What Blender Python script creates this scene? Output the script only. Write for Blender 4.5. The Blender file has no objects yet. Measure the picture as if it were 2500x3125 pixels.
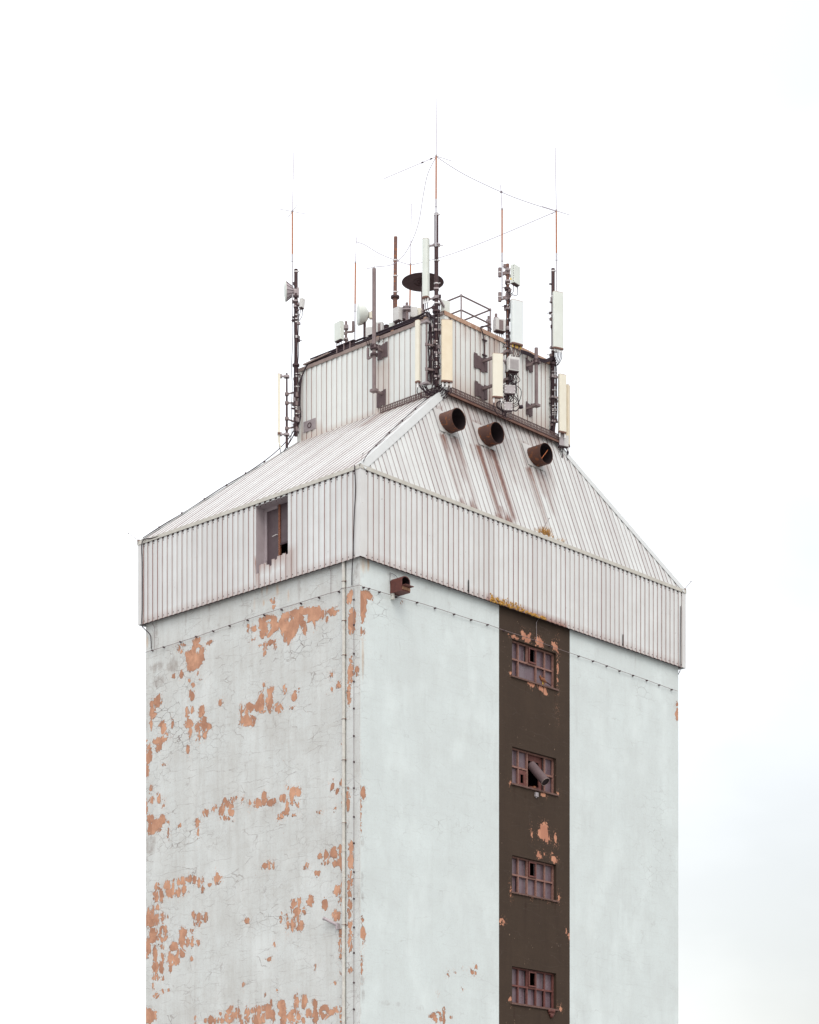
import bpy, math, random
import numpy as np
from mathutils import Vector as V
random.seed(7); rng = np.random.default_rng(7)
S = bpy.context.scene; COL = S.collection

# ------------------------------------------------------------------ camera, sky, sun, exposure
F, YH, TH, Y0, H = 6959.3, 3987.5, 0.822, 75.0, 1.6        # focal length and horizon in photo pixels, yaw, distance of the corner
cT, sT = math.cos(TH), math.sin(TH)
R3 = V((cT, -sT, 0)); F3 = V((sT, cT, 0)); K3 = -F3; UP = V((0, 0, 1))
_x0 = (1100.4 - 1250) * Y0 / F
CAM = V((0, 0, H)) - R3 * _x0 - F3 * Y0
cd = bpy.data.cameras.new('camera'); cam = bpy.data.objects.new('camera', cd); COL.objects.link(cam)
cam.location = CAM; cam.rotation_euler = (math.radians(90), 0, -TH)
cd.sensor_width = 36; cd.sensor_fit = 'VERTICAL'; cd.sensor_height = 36
cd.lens = F * 36 / 3125; cd.shift_y = (YH - 1562.5) / 3125; cd.clip_end = 6000; cd.clip_start = .5
S.camera = cam

SUN_EL, SUN_AZ = math.radians(48), math.radians(212)      # compass style: azimuth from +y clockwise
sd = V((math.sin(SUN_AZ) * math.cos(SUN_EL), math.cos(SUN_AZ) * math.cos(SUN_EL), math.sin(SUN_EL)))
w = bpy.data.worlds.new('World'); S.world = w; w.use_nodes = True
nt = w.node_tree; nt.nodes.clear()
def N(t, typ, **k):
    n = t.nodes.new(typ)
    for a, b in k.items(): setattr(n, a, b)
    return n
out = N(nt, 'ShaderNodeOutputWorld'); add = N(nt, 'ShaderNodeAddShader')
b1 = N(nt, 'ShaderNodeBackground'); b2 = N(nt, 'ShaderNodeBackground')
sky = N(nt, 'ShaderNodeTexSky', sky_type='NISHITA'); sky.sun_disc = False
sky.sun_elevation = SUN_EL; sky.sun_rotation = SUN_AZ; sky.air_density = 1.5; sky.dust_density = 4
b1.inputs[1].default_value = 0.05
nt.links.new(sky.outputs[0], b1.inputs[0])
tc = N(nt, 'ShaderNodeTexCoord'); sep = N(nt, 'ShaderNodeSeparateXYZ')
nt.links.new(tc.outputs['Generated'], sep.inputs[0])
mp = N(nt, 'ShaderNodeMapping'); mp.inputs['Scale'].default_value = (2.2, 2.2, 5.0); mp.inputs['Location'].default_value = (1.7, 2.4, 0.2)
nz = N(nt, 'ShaderNodeTexNoise'); nz.inputs['Scale'].default_value = 1.6; nz.inputs['Detail'].default_value = 5; nz.inputs['Roughness'].default_value = .5
nt.links.new(tc.outputs['Generated'], mp.inputs[0]); nt.links.new(mp.outputs[0], nz.inputs[0])
r1 = N(nt, 'ShaderNodeMapRange'); r1.inputs[1].default_value = .0; r1.inputs[2].default_value = .9; r1.inputs[3].default_value = .80; r1.inputs[4].default_value = 1.5
nt.links.new(sep.outputs[2], r1.inputs[0])
r2 = N(nt, 'ShaderNodeMapRange'); r2.inputs[1].default_value = .35; r2.inputs[2].default_value = .65; r2.inputs[3].default_value = .88; r2.inputs[4].default_value = 1.12
nt.links.new(nz.outputs[0], r2.inputs[0])
dt = N(nt, 'ShaderNodeVectorMath', operation='DOT_PRODUCT'); dt.inputs[1].default_value = R3; nt.links.new(tc.outputs['Generated'], dt.inputs[0])
r3 = N(nt, 'ShaderNodeMapRange'); r3.inputs[1].default_value = .0; r3.inputs[2].default_value = .2; r3.inputs[3].default_value = 1.0; r3.inputs[4].default_value = .75; nt.links.new(dt.outputs['Value'], r3.inputs[0])
m3 = N(nt, 'ShaderNodeMath', operation='MULTIPLY'); nt.links.new(r2.outputs[0], m3.inputs[0]); nt.links.new(r3.outputs[0], m3.inputs[1])
mu = N(nt, 'ShaderNodeMath', operation='MULTIPLY'); nt.links.new(r1.outputs[0], mu.inputs[0]); nt.links.new(m3.outputs[0], mu.inputs[1])
b2.inputs[0].default_value = (1, .99, .985, 1)
nt.links.new(mu.outputs[0], b2.inputs[1])
nt.links.new(b1.outputs[0], add.inputs[0]); nt.links.new(b2.outputs[0], add.inputs[1]); nt.links.new(add.outputs[0], out.inputs[0])
sl = bpy.data.lights.new('sun', 'SUN'); sl.energy = 0.6; sl.angle = math.radians(28); sl.color = (1, .985, .965)
so = bpy.data.objects.new('sun', sl); COL.objects.link(so); so.rotation_euler = (-sd).to_track_quat('-Z', 'Y').to_euler(); so.location = (-30, -60, 80)
S.view_settings.view_transform = 'Standard'; S.view_settings.look = 'None'; S.view_settings.gamma = 1; S.view_settings.exposure = 0.1
S.cycles.max_bounces = 6; S.cycles.diffuse_bounces = 4

# ------------------------------------------------------------------ dimensions of the tower (metres)
A, B = 11.15, 17.98            # left side (along y), right side (along x)
ZT, ZB, D = 27.68 + H, 24.675 + H, .166
PU0, PU1, PV0, PV1 = 6.107, 12.043, 1.788, 9.179
PZ0, PZ1, GZ = 32.47 + H, 35.157 + H, 32.264 + H
ZS = 23.735 + H

# photo pixel -> point on a real plane of the tower
def ray(px, py): return F3 + R3 * ((px - 1250) / F) + UP * ((YH - py) / F)
def pt(px, py, d): return CAM + ray(px, py) * d
def on_x(px, py, x): r = ray(px, py); return CAM + r * ((x - CAM.x) / r.x)
def on_y(px, py, y): r = ray(px, py); return CAM + r * ((y - CAM.y) / r.y)
def zat(py, p): return H + (YH - py) / F * (V((p[0], p[1], H)) - CAM).dot(F3)
def zm(x0, y0, s): return lambda x, y: (x0 + x * s, y0 + y * s)
def dirv(deg): a = math.radians(deg); return K3 * math.cos(a) + R3 * math.sin(a)     # 0 = towards the street corner, 90 = to the right

# ------------------------------------------------------------------ mesh helper
class MB:
    def __init__(s): s.v = []; s.f = []; s.sm = []; s.mi = []
    def add(s, vs, fs, smooth=False, mi=0):
        n = len(s.v); s.v += [tuple(p) for p in vs]
        for f in fs: s.f.append(tuple(i + n for i in f)); s.sm.append(smooth); s.mi.append(mi)
        return s
    def quad(s, a, b, c, d, mi=0): return s.add([a, b, c, d], [(0, 1, 2, 3)], False, mi)
    def obox(s, c, ax, ay, az):
        c = V(c); vs = [c + ax * i + ay * j + az * k for i in (-1, 1) for j in (-1, 1) for k in (-1, 1)]
        return s.add(vs, [(0, 1, 3, 2), (4, 6, 7, 5), (0, 4, 5, 1), (2, 3, 7, 6), (0, 2, 6, 4), (1, 5, 7, 3)])
    def box(s, lo, hi):
        lo, hi = V(lo), V(hi); c = (lo + hi) / 2; h = (hi - lo) / 2
        return s.obox(c, V((h.x, 0, 0)), V((0, h.y, 0)), V((0, 0, h.z)))
    def bar(s, p, q, wd, th, up=UP):
        p, q = V(p), V(q); d = (q - p); sd_ = d.cross(up)
        if sd_.length < 1e-6: sd_ = d.cross(V((1, 0, 0)))
        sd_.normalize(); u2 = sd_.cross(d).normalized()
        return s.obox((p + q) / 2, d / 2, sd_ * wd / 2, u2 * th / 2)
    def tube(s, pts, r, n=8, caps=True, radii=None):
        pts = [V(p) for p in pts]; m = len(pts)
        t = [(pts[min(i + 1, m - 1)] - pts[max(i - 1, 0)]).normalized() for i in range(m)]
        a = t[0].orthogonal().normalized(); vs = []
        for i in range(m):
            a = (a - t[i] * a.dot(t[i])).normalized(); b = t[i].cross(a)
            rr = radii[i] if radii else r
            vs += [pts[i] + (a * math.cos(2 * math.pi * k / n) + b * math.sin(2 * math.pi * k / n)) * rr for k in range(n)]
        fs = [(i * n + k, i * n + (k + 1) % n, (i + 1) * n + (k + 1) % n, (i + 1) * n + k) for i in range(m - 1) for k in range(n)]
        s.add(vs, fs, n > 5)
        if caps:
            s.add(vs[:n], [tuple(reversed(range(n)))]); s.add(vs[-n:], [tuple(range(n))])
        return s
    def cyl(s, p, q, r, r2=None, n=14): return s.tube([p, q], r, n, True, [r, r if r2 is None else r2])
    def lathe(s, c, ax, prof, n=28):
        c = V(c); ax = V(ax).normalized(); a = ax.orthogonal().normalized(); b = ax.cross(a); vs = []
        for r, h in prof: vs += [c + ax * h + (a * math.cos(2 * math.pi * k / n) + b * math.sin(2 * math.pi * k / n)) * max(r, 1e-4) for k in range(n)]
        return s.add(vs, [(i * n + k, i * n + (k + 1) % n, (i + 1) * n + (k + 1) % n, (i + 1) * n + k) for i in range(len(prof) - 1) for k in range(n)], True)
    def prism(s, poly, vec):
        n = len(poly); vec = V(vec); vs = [V(p) for p in poly] + [V(p) + vec for p in poly]
        return s.add(vs, [tuple(reversed(range(n))), tuple(range(n, 2 * n))] + [(i, (i + 1) % n, n + (i + 1) % n, n + i) for i in range(n)])
    def ring(s, p, ax, r, rt=.01, n=16, m=6):
        p = V(p); ax = V(ax).normalized(); a = ax.orthogonal().normalized(); b = ax.cross(a); vs = []
        for k in range(n):
            e = a * math.cos(2 * math.pi * k / n) + b * math.sin(2 * math.pi * k / n)
            vs += [p + e * (r + rt * math.cos(2 * math.pi * j / m)) + ax * rt * math.sin(2 * math.pi * j / m) for j in range(m)]
        return s.add(vs, [(k * m + j, ((k + 1) % n) * m + j, ((k + 1) % n) * m + (j + 1) % m, k * m + (j + 1) % m) for k in range(n) for j in range(m)], True)
    def make(s, name, mats, off=V((0, 0, 0)), attrs=None, bevel=0):
        me = bpy.data.meshes.new(name)
        me.from_pydata([(a - off.x, b - off.y, c - off.z) for a, b, c in s.v], [], s.f)
        me.polygons.foreach_set('use_smooth', s.sm); me.polygons.foreach_set('material_index', s.mi)
        for m in (mats if isinstance(mats, (list, tuple)) else [mats]): me.materials.append(m)
        for k, arr in (attrs or {}).items():
            at = me.attributes.new(k, 'FLOAT', 'POINT'); at.data.foreach_set('value', np.asarray(arr, dtype=np.float32))
        me.update(); o = bpy.data.objects.new(name, me); COL.objects.link(o)
        if bevel:
            b = o.modifiers.new('bevel', 'BEVEL'); b.width = bevel; b.segments = 2; b.limit_method = 'ANGLE'
        return o

def tag(o, label, cat, group=None):
    o['label'] = label; o['category'] = cat
    if group: o['group'] = group
    return o
class Thing:
    def __init__(s, name, label, cat, loc, group=None):
        s.loc = V(loc); s.e = bpy.data.objects.new(name, None); COL.objects.link(s.e); s.e.location = s.loc; s.e.empty_display_size = .3
        tag(s.e, label, cat, group)
    def part(s, name, mb, mat, parent=None, label=None, attrs=None, bevel=0):
        if not mb.v: return None
        o = mb.make(name, mat, s.loc, attrs, bevel); o.parent = parent or s.e
        if label: o['label'] = label
        return o
def solo(name, mb, mat, label, cat, group=None, bevel=0):
    a = np.array(mb.v); c = V((a[:, 0].mean(), a[:, 1].mean(), a[:, 2].min()))
    o = mb.make(name, mat, c, None, bevel); o.location = c
    return tag(o, label, cat, group)

# ------------------------------------------------------------------ materials
def lin(c): return tuple((x / 255 / 12.92) if x / 255 <= .04045 else ((x / 255 + .055) / 1.055) ** 2.4 for x in c)
class NT:
    def __init__(s, name):
        s.m = bpy.data.materials.new(name); s.m.use_nodes = True; s.t = s.m.node_tree
        s.b = s.t.nodes['Principled BSDF']; s.pos = N(s.t, 'ShaderNodeNewGeometry').outputs['Position']
    def l(s, a, b): s.t.links.new(a, b)
    def noise(s, scale, detail=5, rough=.55, vec=None, dist=0):
        n = N(s.t, 'ShaderNodeTexNoise'); n.inputs['Scale'].default_value = scale; n.inputs['Detail'].default_value = detail
        n.inputs['Roughness'].default_value = rough; n.inputs['Distortion'].default_value = dist; s.l(vec or s.pos, n.inputs[0]); return n.outputs[0]
    def mapv(s, sc, loc=(0, 0, 0)):
        n = N(s.t, 'ShaderNodeMapping'); n.inputs['Scale'].default_value = sc; n.inputs['Location'].default_value = loc; s.l(s.pos, n.inputs[0]); return n.outputs[0]
    def rng(s, x, a, b, c=0., d=1., smooth=False):
        n = N(s.t, 'ShaderNodeMapRange'); n.interpolation_type = 'SMOOTHSTEP' if smooth else 'LINEAR'
        s.l(x, n.inputs[0])
        for i, v in enumerate((a, b, c, d)): n.inputs[i + 1].default_value = v
        return n.outputs[0]
    def cell(s, scale):
        a = N(s.t, 'ShaderNodeTexNoise'); a.inputs['Scale'].default_value = scale * .7; a.inputs['Detail'].default_value = 3; s.l(s.pos, a.inputs[0])
        m = N(s.t, 'ShaderNodeVectorMath', operation='SCALE'); m.inputs['Scale'].default_value = .12; s.l(a.outputs[1], m.inputs[0])
        v = N(s.t, 'ShaderNodeVectorMath', operation='ADD'); s.l(s.pos, v.inputs[0]); s.l(m.outputs[0], v.inputs[1])
        o = N(s.t, 'ShaderNodeTexVoronoi'); o.inputs['Scale'].default_value = scale; s.l(v.outputs[0], o.inputs['Vector'])
        q = N(s.t, 'ShaderNodeSeparateColor'); s.l(o.outputs['Color'], q.inputs[0]); return q.outputs[0]
    def math(s, op, a, b=None):
        n = N(s.t, 'ShaderNodeMath', operation=op)
        for i, x in enumerate((a, b)):
            if x is None: continue
            if isinstance(x, (int, float)): n.inputs[i].default_value = x
            else: s.l(x, n.inputs[i])
        return n.outputs[0]
    def mix(s, f, a, b):
        n = N(s.t, 'ShaderNodeMix', data_type='RGBA')
        for i, x in ((0, f), (6, a), (7, b)):
            if isinstance(x, (int, float)): n.inputs[i].default_value = x
            elif isinstance(x, tuple): n.inputs[i].default_value = (*x, 1)
            else: s.l(x, n.inputs[i])
        return n.outputs[2]
    def attr(s, k): n = N(s.t, 'ShaderNodeAttribute'); n.attribute_name = k; return n.outputs['Fac']
    def bump(s, h, st, d):
        n = N(s.t, 'ShaderNodeBump'); n.inputs['Strength'].default_value = st; n.inputs['Distance'].default_value = d; s.l(h, n.inputs['Height']); s.l(n.outputs[0], s.b.inputs['Normal'])
    def done(s, col, rough=.6, metal=0., spec=.4):
        if isinstance(col, tuple): s.b.inputs['Base Color'].default_value = (*col, 1)
        else: s.l(col, s.b.inputs['Base Color'])
        if isinstance(rough, (int, float)): s.b.inputs['Roughness'].default_value = rough
        else: s.l(rough, s.b.inputs['Roughness'])
        s.b.inputs['Metallic'].default_value = metal; s.b.inputs['Specular IOR Level'].default_value = spec
        return s.m
def worn(name, base, dirt, amt=.5, scale=6, rough=.55, metal=0, spots=None, spot_t=.66, streak=True, spec=.4):
    """painted or bare surface with broad mottling, runs of dirt down it and optional flecks of a third colour"""
    n = NT(name); a = n.noise(scale, 6, .6); c = lin(base)
    col = n.mix(n.math('MULTIPLY', n.rng(a, .35, .75), amt), c, lin(dirt))
    if streak: col = n.mix(n.math('MULTIPLY', n.rng(n.noise(1, 4, .6, n.mapv((scale * 2.5, scale * 2.5, scale * .12))), .5, .8), amt * .6), col, lin(dirt))
    if spots: col = n.mix(n.rng(n.noise(scale * 3.1, 5, .65), spot_t - .03, spot_t + .03), col, lin(spots))
    n.bump(n.noise(scale * 6, 3), .15, .01)
    return n.done(col, rough, metal, spec)
M = {}
M['pole'] = worn('dark_brown_pole_paint', (74, 50, 52), (52, 34, 40), .7, 4, .6, spots=(122, 80, 66), spot_t=.64)
M['pole_grey'] = worn('weathered_grey_steel', (138, 122, 122), (108, 92, 94), .7, 4, .55, .1)
M['pole_rusty'] = worn('rusting_brown_steel', (118, 86, 80), (104, 72, 62), .7, 3, .65, spots=(168, 104, 60), spot_t=.58)
M['galv'] = worn('galvanised_steel', (168, 158, 160), (128, 116, 120), .7, 9, .5, .25)
M['clamp'] = worn('bright_steel_band', (225, 222, 222), (160, 150, 150), .5, 14, .35, .3)
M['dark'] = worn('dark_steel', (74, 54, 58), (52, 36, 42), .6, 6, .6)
M['cable'] = NT('black_cable').done(lin((44, 26, 36)), .55)
M['wire'] = NT('thin_grey_wire').done(lin((170, 160, 172)), .6)
M['radome'] = worn('white_radome', (226, 232, 226), (208, 213, 204), .6, 2, .45)
M['radome_cool'] = worn('cool_white_radome', (230, 236, 236), (214, 222, 222), .5, 2, .45)
M['cream'] = worn('yellowed_radome', (235, 231, 216), (224, 218, 200), .6, 3, .5)
M['amber'] = worn('amber_yellowed_radome', (233, 221, 197), (222, 206, 178), .7, 3, .5, spots=(206, 160, 122), spot_t=.72)
M['unit'] = worn('pale_grey_radio_casing', (218, 218, 216), (190, 186, 186), .5, 5, .5)
M['unit_grey'] = worn('mid_grey_casing', (178, 172, 174), (150, 140, 144), .5, 6, .5, .1)
M['white'] = worn('white_plastic', (240, 240, 240), (222, 222, 222), .4, 8, .4)
M['yellow'] = NT('yellow_plug').done(lin((226, 190, 60)), .5)
M['rust'] = worn('orange_rust', (190, 108, 66), (140, 76, 50), .8, 9, .8, spots=(214, 150, 104), spot_t=.6, streak=False)
M['post_rust'] = worn('dark_flaking_post', (150, 94, 66), (104, 64, 50), .8, 12, .8, spots=(186, 150, 130), spot_t=.6)
M['rod_pale'] = worn('pale_grey_rod', (196, 194, 200), (176, 172, 180), .5, 5, .5)
M['rust_pale'] = worn('pale_flaking_rust', (186, 124, 88), (158, 92, 60), .8, 14, .8, spots=(206, 170, 144), spot_t=.62, streak=False)
M['duct'] = worn('rusty_duct_steel', (96, 62, 50), (74, 54, 52), .9, 2.5, .6, .15, spots=(132, 78, 46), spot_t=.58, streak=False)
M['duct_in'] = worn('dark_duct_inside', (42, 28, 32), (30, 18, 22), .6, 5, .8)  # near-black colour for the insides of ducts, nest box and pipe
M['flash'] = worn('weathered_flashing', (205, 202, 194), (176, 172, 162), .7, 3, .6)
M['cap'] = worn('white_hip_capping', (206, 209, 209), (190, 191, 191), .4, 3, .5)
M['flash_rust'] = worn('rust_stained_flashing', (190, 158, 136), (156, 112, 90), .8, 4, .7, spots=(206, 190, 178), spot_t=.62)
M['flash_grey'] = worn('grey_brown_flashing', (152, 136, 130), (118, 98, 94), .7, 5, .65)
M['patch'] = worn('dark_bitumen_patch', (106, 90, 92), (82, 66, 70), .6, 5, .8)
M['tray'] = worn('perforated_dark_tray', (104, 86, 84), (78, 58, 58), .6, 8, .65)
M['tray_rust'] = worn('rusty_gutter_lip', (128, 96, 84), (92, 62, 56), .7, 5, .7)
M['maroon'] = worn('maroon_rusty_box', (108, 62, 54), (78, 42, 42), .7, 7, .6, spots=(140, 88, 72), spot_t=.68)
M['wood'] = worn('flaking_pale_wood', (196, 160, 130), (140, 90, 66), .9, 16, .8)
M['frame'] = worn('rose_brown_window_bars', (148, 112, 102), (112, 74, 68), .8, 9, .7, spots=(176, 144, 132), spot_t=.62)
M['frame_dark'] = worn('dark_red_brown_bars', (122, 78, 72), (88, 50, 48), .8, 9, .7)
M['sill'] = worn('worn_concrete_sill', (118, 92, 84), (84, 58, 54), .8, 9, .8)
M['door'] = worn('dull_mauve_door_panel', (98, 84, 88), (76, 62, 67), .8, 3, .5, spots=(160, 118, 92), spot_t=.72)
M['reveal'] = worn('pale_mauve_lining', (184, 174, 178), (160, 146, 150), .6, 3, .7)
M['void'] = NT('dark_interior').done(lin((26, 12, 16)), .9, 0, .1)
n = NT('dusty_mauve_glass'); M['glass'] = n.done(n.mix(n.rng(n.noise(1.3, 4), .35, .7), lin((104, 86, 94)), lin((122, 106, 114))), n.rng(n.noise(3, 3), .3, .7, .18, .4), 0, .5)
M['pipe_white'] = worn('white_painted_pipe', (214, 214, 208), (170, 160, 150), .6, 5, .6, spots=(186, 150, 130), spot_t=.72)
M['grass'] = worn('dry_golden_grass', (206, 160, 84), (160, 108, 50), .8, 9, .8, streak=False)
M['moss'] = worn('orange_moss', (196, 148, 60), (130, 84, 34), .9, 16, .95, spots=(232, 214, 178), spot_t=.6, streak=False)
M['feather'] = worn('rufous_feathers', (140, 90, 62), (108, 66, 48), .8, 22, .8, streak=False)
n = NT('ground_gravel'); M['ground'] = n.done(n.mix(n.noise(.3, 6), (.17, .17, .165), (.27, .265, .26)), .95)

def cladding_mat(name, base, dirt, rustc, line=False):
    n = NT(name); a = n.noise(1.2, 6, .6)
    col = n.mix(n.rng(a, .35, .75, 0, .5), lin(base), lin(dirt))
    st = n.noise(1, 5, .65, n.mapv((9, 9, .35))); col = n.mix(n.rng(st, .5, .8, 0, .35), col, lin(dirt))
    va = n.attr('var')
    if line: col = n.mix(n.rng(va, 0, 1, .25, 1.), col, lin(rustc)); col = n.mix(n.rng(n.noise(1, 4, .6, n.mapv((3, 3, .9))), .5, .75, 0, .45), col, lin(base))
    else: col = n.mix(n.rng(va, .3, 1, 0, .7), col, lin(dirt))
    g = n.attr('stain'); f = n.math('MULTIPLY', g, n.rng(n.noise(1, 5, .7, n.mapv((14, 14, 1.6))), .2, .55, .75, 1.25))
    col = n.mix(n.math('MINIMUM', f, 1.), col, lin(rustc))
    sp = n.rng(n.noise(11, 3, .5), .74, .78); col = n.mix(n.math('MULTIPLY', sp, .7), col, lin((120, 96, 90)))
    n.bump(n.noise(2.5, 3), .25, .02)
    return n.done(col, .5, 0, .4)
M['clad'] = cladding_mat('white_corrugated_sheet', (226, 229, 229), (203, 202, 201), (158, 122, 110))
M['clad_line'] = cladding_mat('flaked_sheet_bends', (186, 176, 174), (174, 159, 156), (140, 106, 101), True)
M['roof'] = cladding_mat('white_roof_sheet', (214, 217, 216), (194, 193, 192), (124, 88, 76))
M['roof_line'] = cladding_mat('flaked_roof_bends', (182, 178, 178), (160, 152, 152), (124, 100, 100), True)
M['ph'] = cladding_mat('white_upper_sheet', (233, 238, 236), (218, 221, 218), (176, 138, 116))
M['ph_line'] = cladding_mat('flaked_upper_bends', (190, 182, 180), (174, 160, 156), (136, 100, 94), True)

def plaster(name, base, grime, under, crack_amt, streak_amt, speck, speckcol=None, under_var=(170, 124, 102)):
    n = NT(name)
    big = n.noise(.55, 6, .62); fine = n.noise(9, 6, .7)
    col = n.mix(n.rng(big, .38, .7, 0, .38), lin(base), lin(grime))
    st = n.noise(1, 6, .7, n.mapv((5, 5, .22))); col = n.mix(n.rng(st, .46, .8, 0, streak_amt), col, lin(grime))
    col = n.mix(n.rng(n.noise(16, 4, .7), .5, .8, 0, .4), col, lin(grime)); col = n.mix(n.rng(n.noise(1.7, 7, .75), .5, .75, 0, .3), col, lin(grime)); col = n.mix(n.rng(n.noise(1, 5, .7, n.mapv((2.2, 2.2, .5), (4, 2, 7))), .56, .78, 0, .3), col, lin(tuple(int(q * .93) for q in grime)))
    col = n.mix(n.rng(n.noise(1, 5, .65, n.mapv((.5, .5, 5.5), (3, 1, 2))), .55, .75, 0, .28), col, lin(grime)); col = n.mix(n.rng(n.noise(28, 3, .6), .55, .7, 0, .45), col, lin(grime))
    col = n.mix(n.rng(n.noise(.8, 5, .6, n.mapv((1, 1, .6), (9, 5, 1))), .5, .8, 0, .5), col, lin(tuple(min(255, int(q * 1.1)) for q in base)))
    g = n.attr('grime'); gn = n.math('ADD', n.math('MULTIPLY', n.noise(2.2, 8, .74), .65), n.math('MULTIPLY', n.noise(1, 6, .7, n.mapv((9, 9, .8))), .35)); gf = n.math('MULTIPLY', n.rng(n.math('ADD', gn, n.math('MULTIPLY', n.math('SUBTRACT', n.math('MINIMUM', g, 1.3), 1.), .24)), .40, .60, 0, .6), n.rng(g, 0, .4))
    dirt = tuple(int(x * .72) for x in grime); dirt = (dirt[0] + 8, dirt[1] - 4, dirt[2] - 8)
    col = n.mix(n.math('MINIMUM', gf, 1.), col, lin(dirt))
    r = n.attr('runs'); col = n.mix(n.math('MULTIPLY', r, n.rng(n.noise(1, 5, .7, n.mapv((10, 10, .8))), .35, .65)), col, lin((204, 150, 84)))
    # hairline cracks
    wv = N(n.t, 'ShaderNodeVectorMath', operation='ADD'); nn = N(n.t, 'ShaderNodeTexNoise'); nn.inputs['Scale'].default_value = 2.6; nn.inputs['Detail'].default_value = 4
    n.l(n.pos, nn.inputs[0]); sc = N(n.t, 'ShaderNodeVectorMath', operation='SCALE'); sc.inputs['Scale'].default_value = .42; n.l(nn.outputs[1], sc.inputs[0])
    n.l(n.mapv((1, 1, 1.9)), wv.inputs[0]); n.l(sc.outputs[0], wv.inputs[1])
    vo = N(n.t, 'ShaderNodeTexVoronoi', feature='DISTANCE_TO_EDGE'); vo.inputs['Scale'].default_value = 2.1; n.l(wv.outputs[0], vo.inputs['Vector'])
    cr = n.rng(vo.outputs[0], .004, .022, 1, 0)
    cr = n.math('MULTIPLY', cr, n.math('MULTIPLY', n.rng(n.noise(.9, 4, .6), .42, .62), n.math('ADD', n.math('MULTIPLY', n.attr('crack'), 1.), crack_amt)))
    col = n.mix(n.math('MINIMUM', cr, .75), col, lin((128, 114, 110)))
    vo2 = N(n.t, 'ShaderNodeTexVoronoi', feature='DISTANCE_TO_EDGE'); vo2.inputs['Scale'].default_value = .8; wv2 = N(n.t, 'ShaderNodeVectorMath', operation='ADD'); n.l(n.mapv((.5, .5, 2.6), (5, 3, 1)), wv2.inputs[0]); n.l(sc.outputs[0], wv2.inputs[1]); n.l(wv2.outputs[0], vo2.inputs['Vector'])
    c2 = n.math('MULTIPLY', n.rng(vo2.outputs[0], .003, .014, 1, 0), n.math('MULTIPLY', n.rng(n.noise(1.6, 4, .6), .45, .6), crack_amt * 1.4 + .1)); col = n.mix(c2, col, lin((132, 120, 116)))
    # missing paint: signed distance painted per vertex, edges broken up by noise
    pe = n.math('ADD', n.attr('peel'), n.math('ADD', n.math('MULTIPLY', n.math('SUBTRACT', n.noise(3.3, 2, .5), .45), .08), n.math('ADD', n.math('MULTIPLY', n.math('SUBTRACT', n.noise(12, 8, .75), .5), .11), n.math('MULTIPLY', n.math('SUBTRACT', n.cell(10), .42), .075))))
    wv3 = N(n.t, 'ShaderNodeVectorMath', operation='ADD'); n.l(n.mapv((1, 1, .55), (2, 7, 3)), wv3.inputs[0]); sc3 = N(n.t, 'ShaderNodeVectorMath', operation='SCALE'); sc3.inputs['Scale'].default_value = .14; n.l(nn.outputs[1], sc3.inputs[0]); n.l(sc3.outputs[0], wv3.inputs[1])
    vo3 = N(n.t, 'ShaderNodeTexVoronoi', feature='DISTANCE_TO_EDGE'); vo3.inputs['Scale'].default_value = 3.6; n.l(wv3.outputs[0], vo3.inputs['Vector'])
    pe = n.math('SUBTRACT', pe, n.math('MULTIPLY', n.rng(vo3.outputs[0], .015, .075, 1, 0), n.rng(n.noise(1.4, 3), .4, .6, .02, .11)))
    vc3 = N(n.t, 'ShaderNodeTexVoronoi'); vc3.inputs['Scale'].default_value = 3.6; n.l(wv3.outputs[0], vc3.inputs['Vector']); sq = N(n.t, 'ShaderNodeSeparateColor'); n.l(vc3.outputs['Color'], sq.inputs[0])
    m1 = n.rng(pe, -.006, .008); rim = n.rng(pe, -.03, -.004)
    sp = n.rng(n.noise(1, 3, .6, n.mapv((13, 13, 7))), speck, speck + .02); sp = n.math('MULTIPLY', sp, n.rng(n.noise(.7, 3), .45, .6))
    und = n.mix(n.rng(n.noise(2.3, 6, .7), .4, .72), lin(under), lin(under_var)); und = n.mix(n.rng(n.noise(20, 4, .7), .5, .8, 0, .4), und, lin(under_var))
    col = n.mix(n.math('MULTIPLY', rim, .35), col, lin(tuple(min(255, x + 12) for x in base)))
    chips = n.math('MULTIPLY', n.rng(n.noise(1, 4, .7, n.mapv((26, 26, 17))), .6, .63), n.math('MULTIPLY', n.rng(n.attr('peel'), -.2, -.03), n.rng(n.noise(2.5, 3), .42, .5)))
    col = n.mix(n.math('MULTIPLY', chips, .9), col, lin(under))
    col = n.mix(n.math('MULTIPLY', sp, .8), col, lin(speckcol or under_var))
    und = n.mix(n.rng(n.noise(1.1, 4, .6), .5, .68, 0, .6), und, lin(under_var))
    und = n.mix(n.math('MULTIPLY', n.rng(pe, .022, .006), .3), und, lin((140, 100, 82)))  # darker outline inside bare patches: painted shadow of the broken paint edge
    und = n.mix(n.rng(sq.outputs[0], .45, 1, 0, .65), und, lin(tuple(int(q * .97) for q in under_var)))
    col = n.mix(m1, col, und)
    h = n.math('SUBTRACT', n.math('MULTIPLY', fine, .12), m1); h = n.math('SUBTRACT', h, n.math('MULTIPLY', cr, .5))
    n.bump(h, 1., .02)
    return n.done(col, .85, 0, .25)
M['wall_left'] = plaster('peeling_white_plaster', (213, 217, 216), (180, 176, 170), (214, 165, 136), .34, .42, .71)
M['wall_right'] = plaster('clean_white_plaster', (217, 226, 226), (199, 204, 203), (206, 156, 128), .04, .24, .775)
M['stripe'] = plaster('dark_brown_paint', (70, 57, 47), (57, 45, 38), (206, 150, 122), .0, .35, .70, (176, 150, 128), (178, 122, 100))

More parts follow.
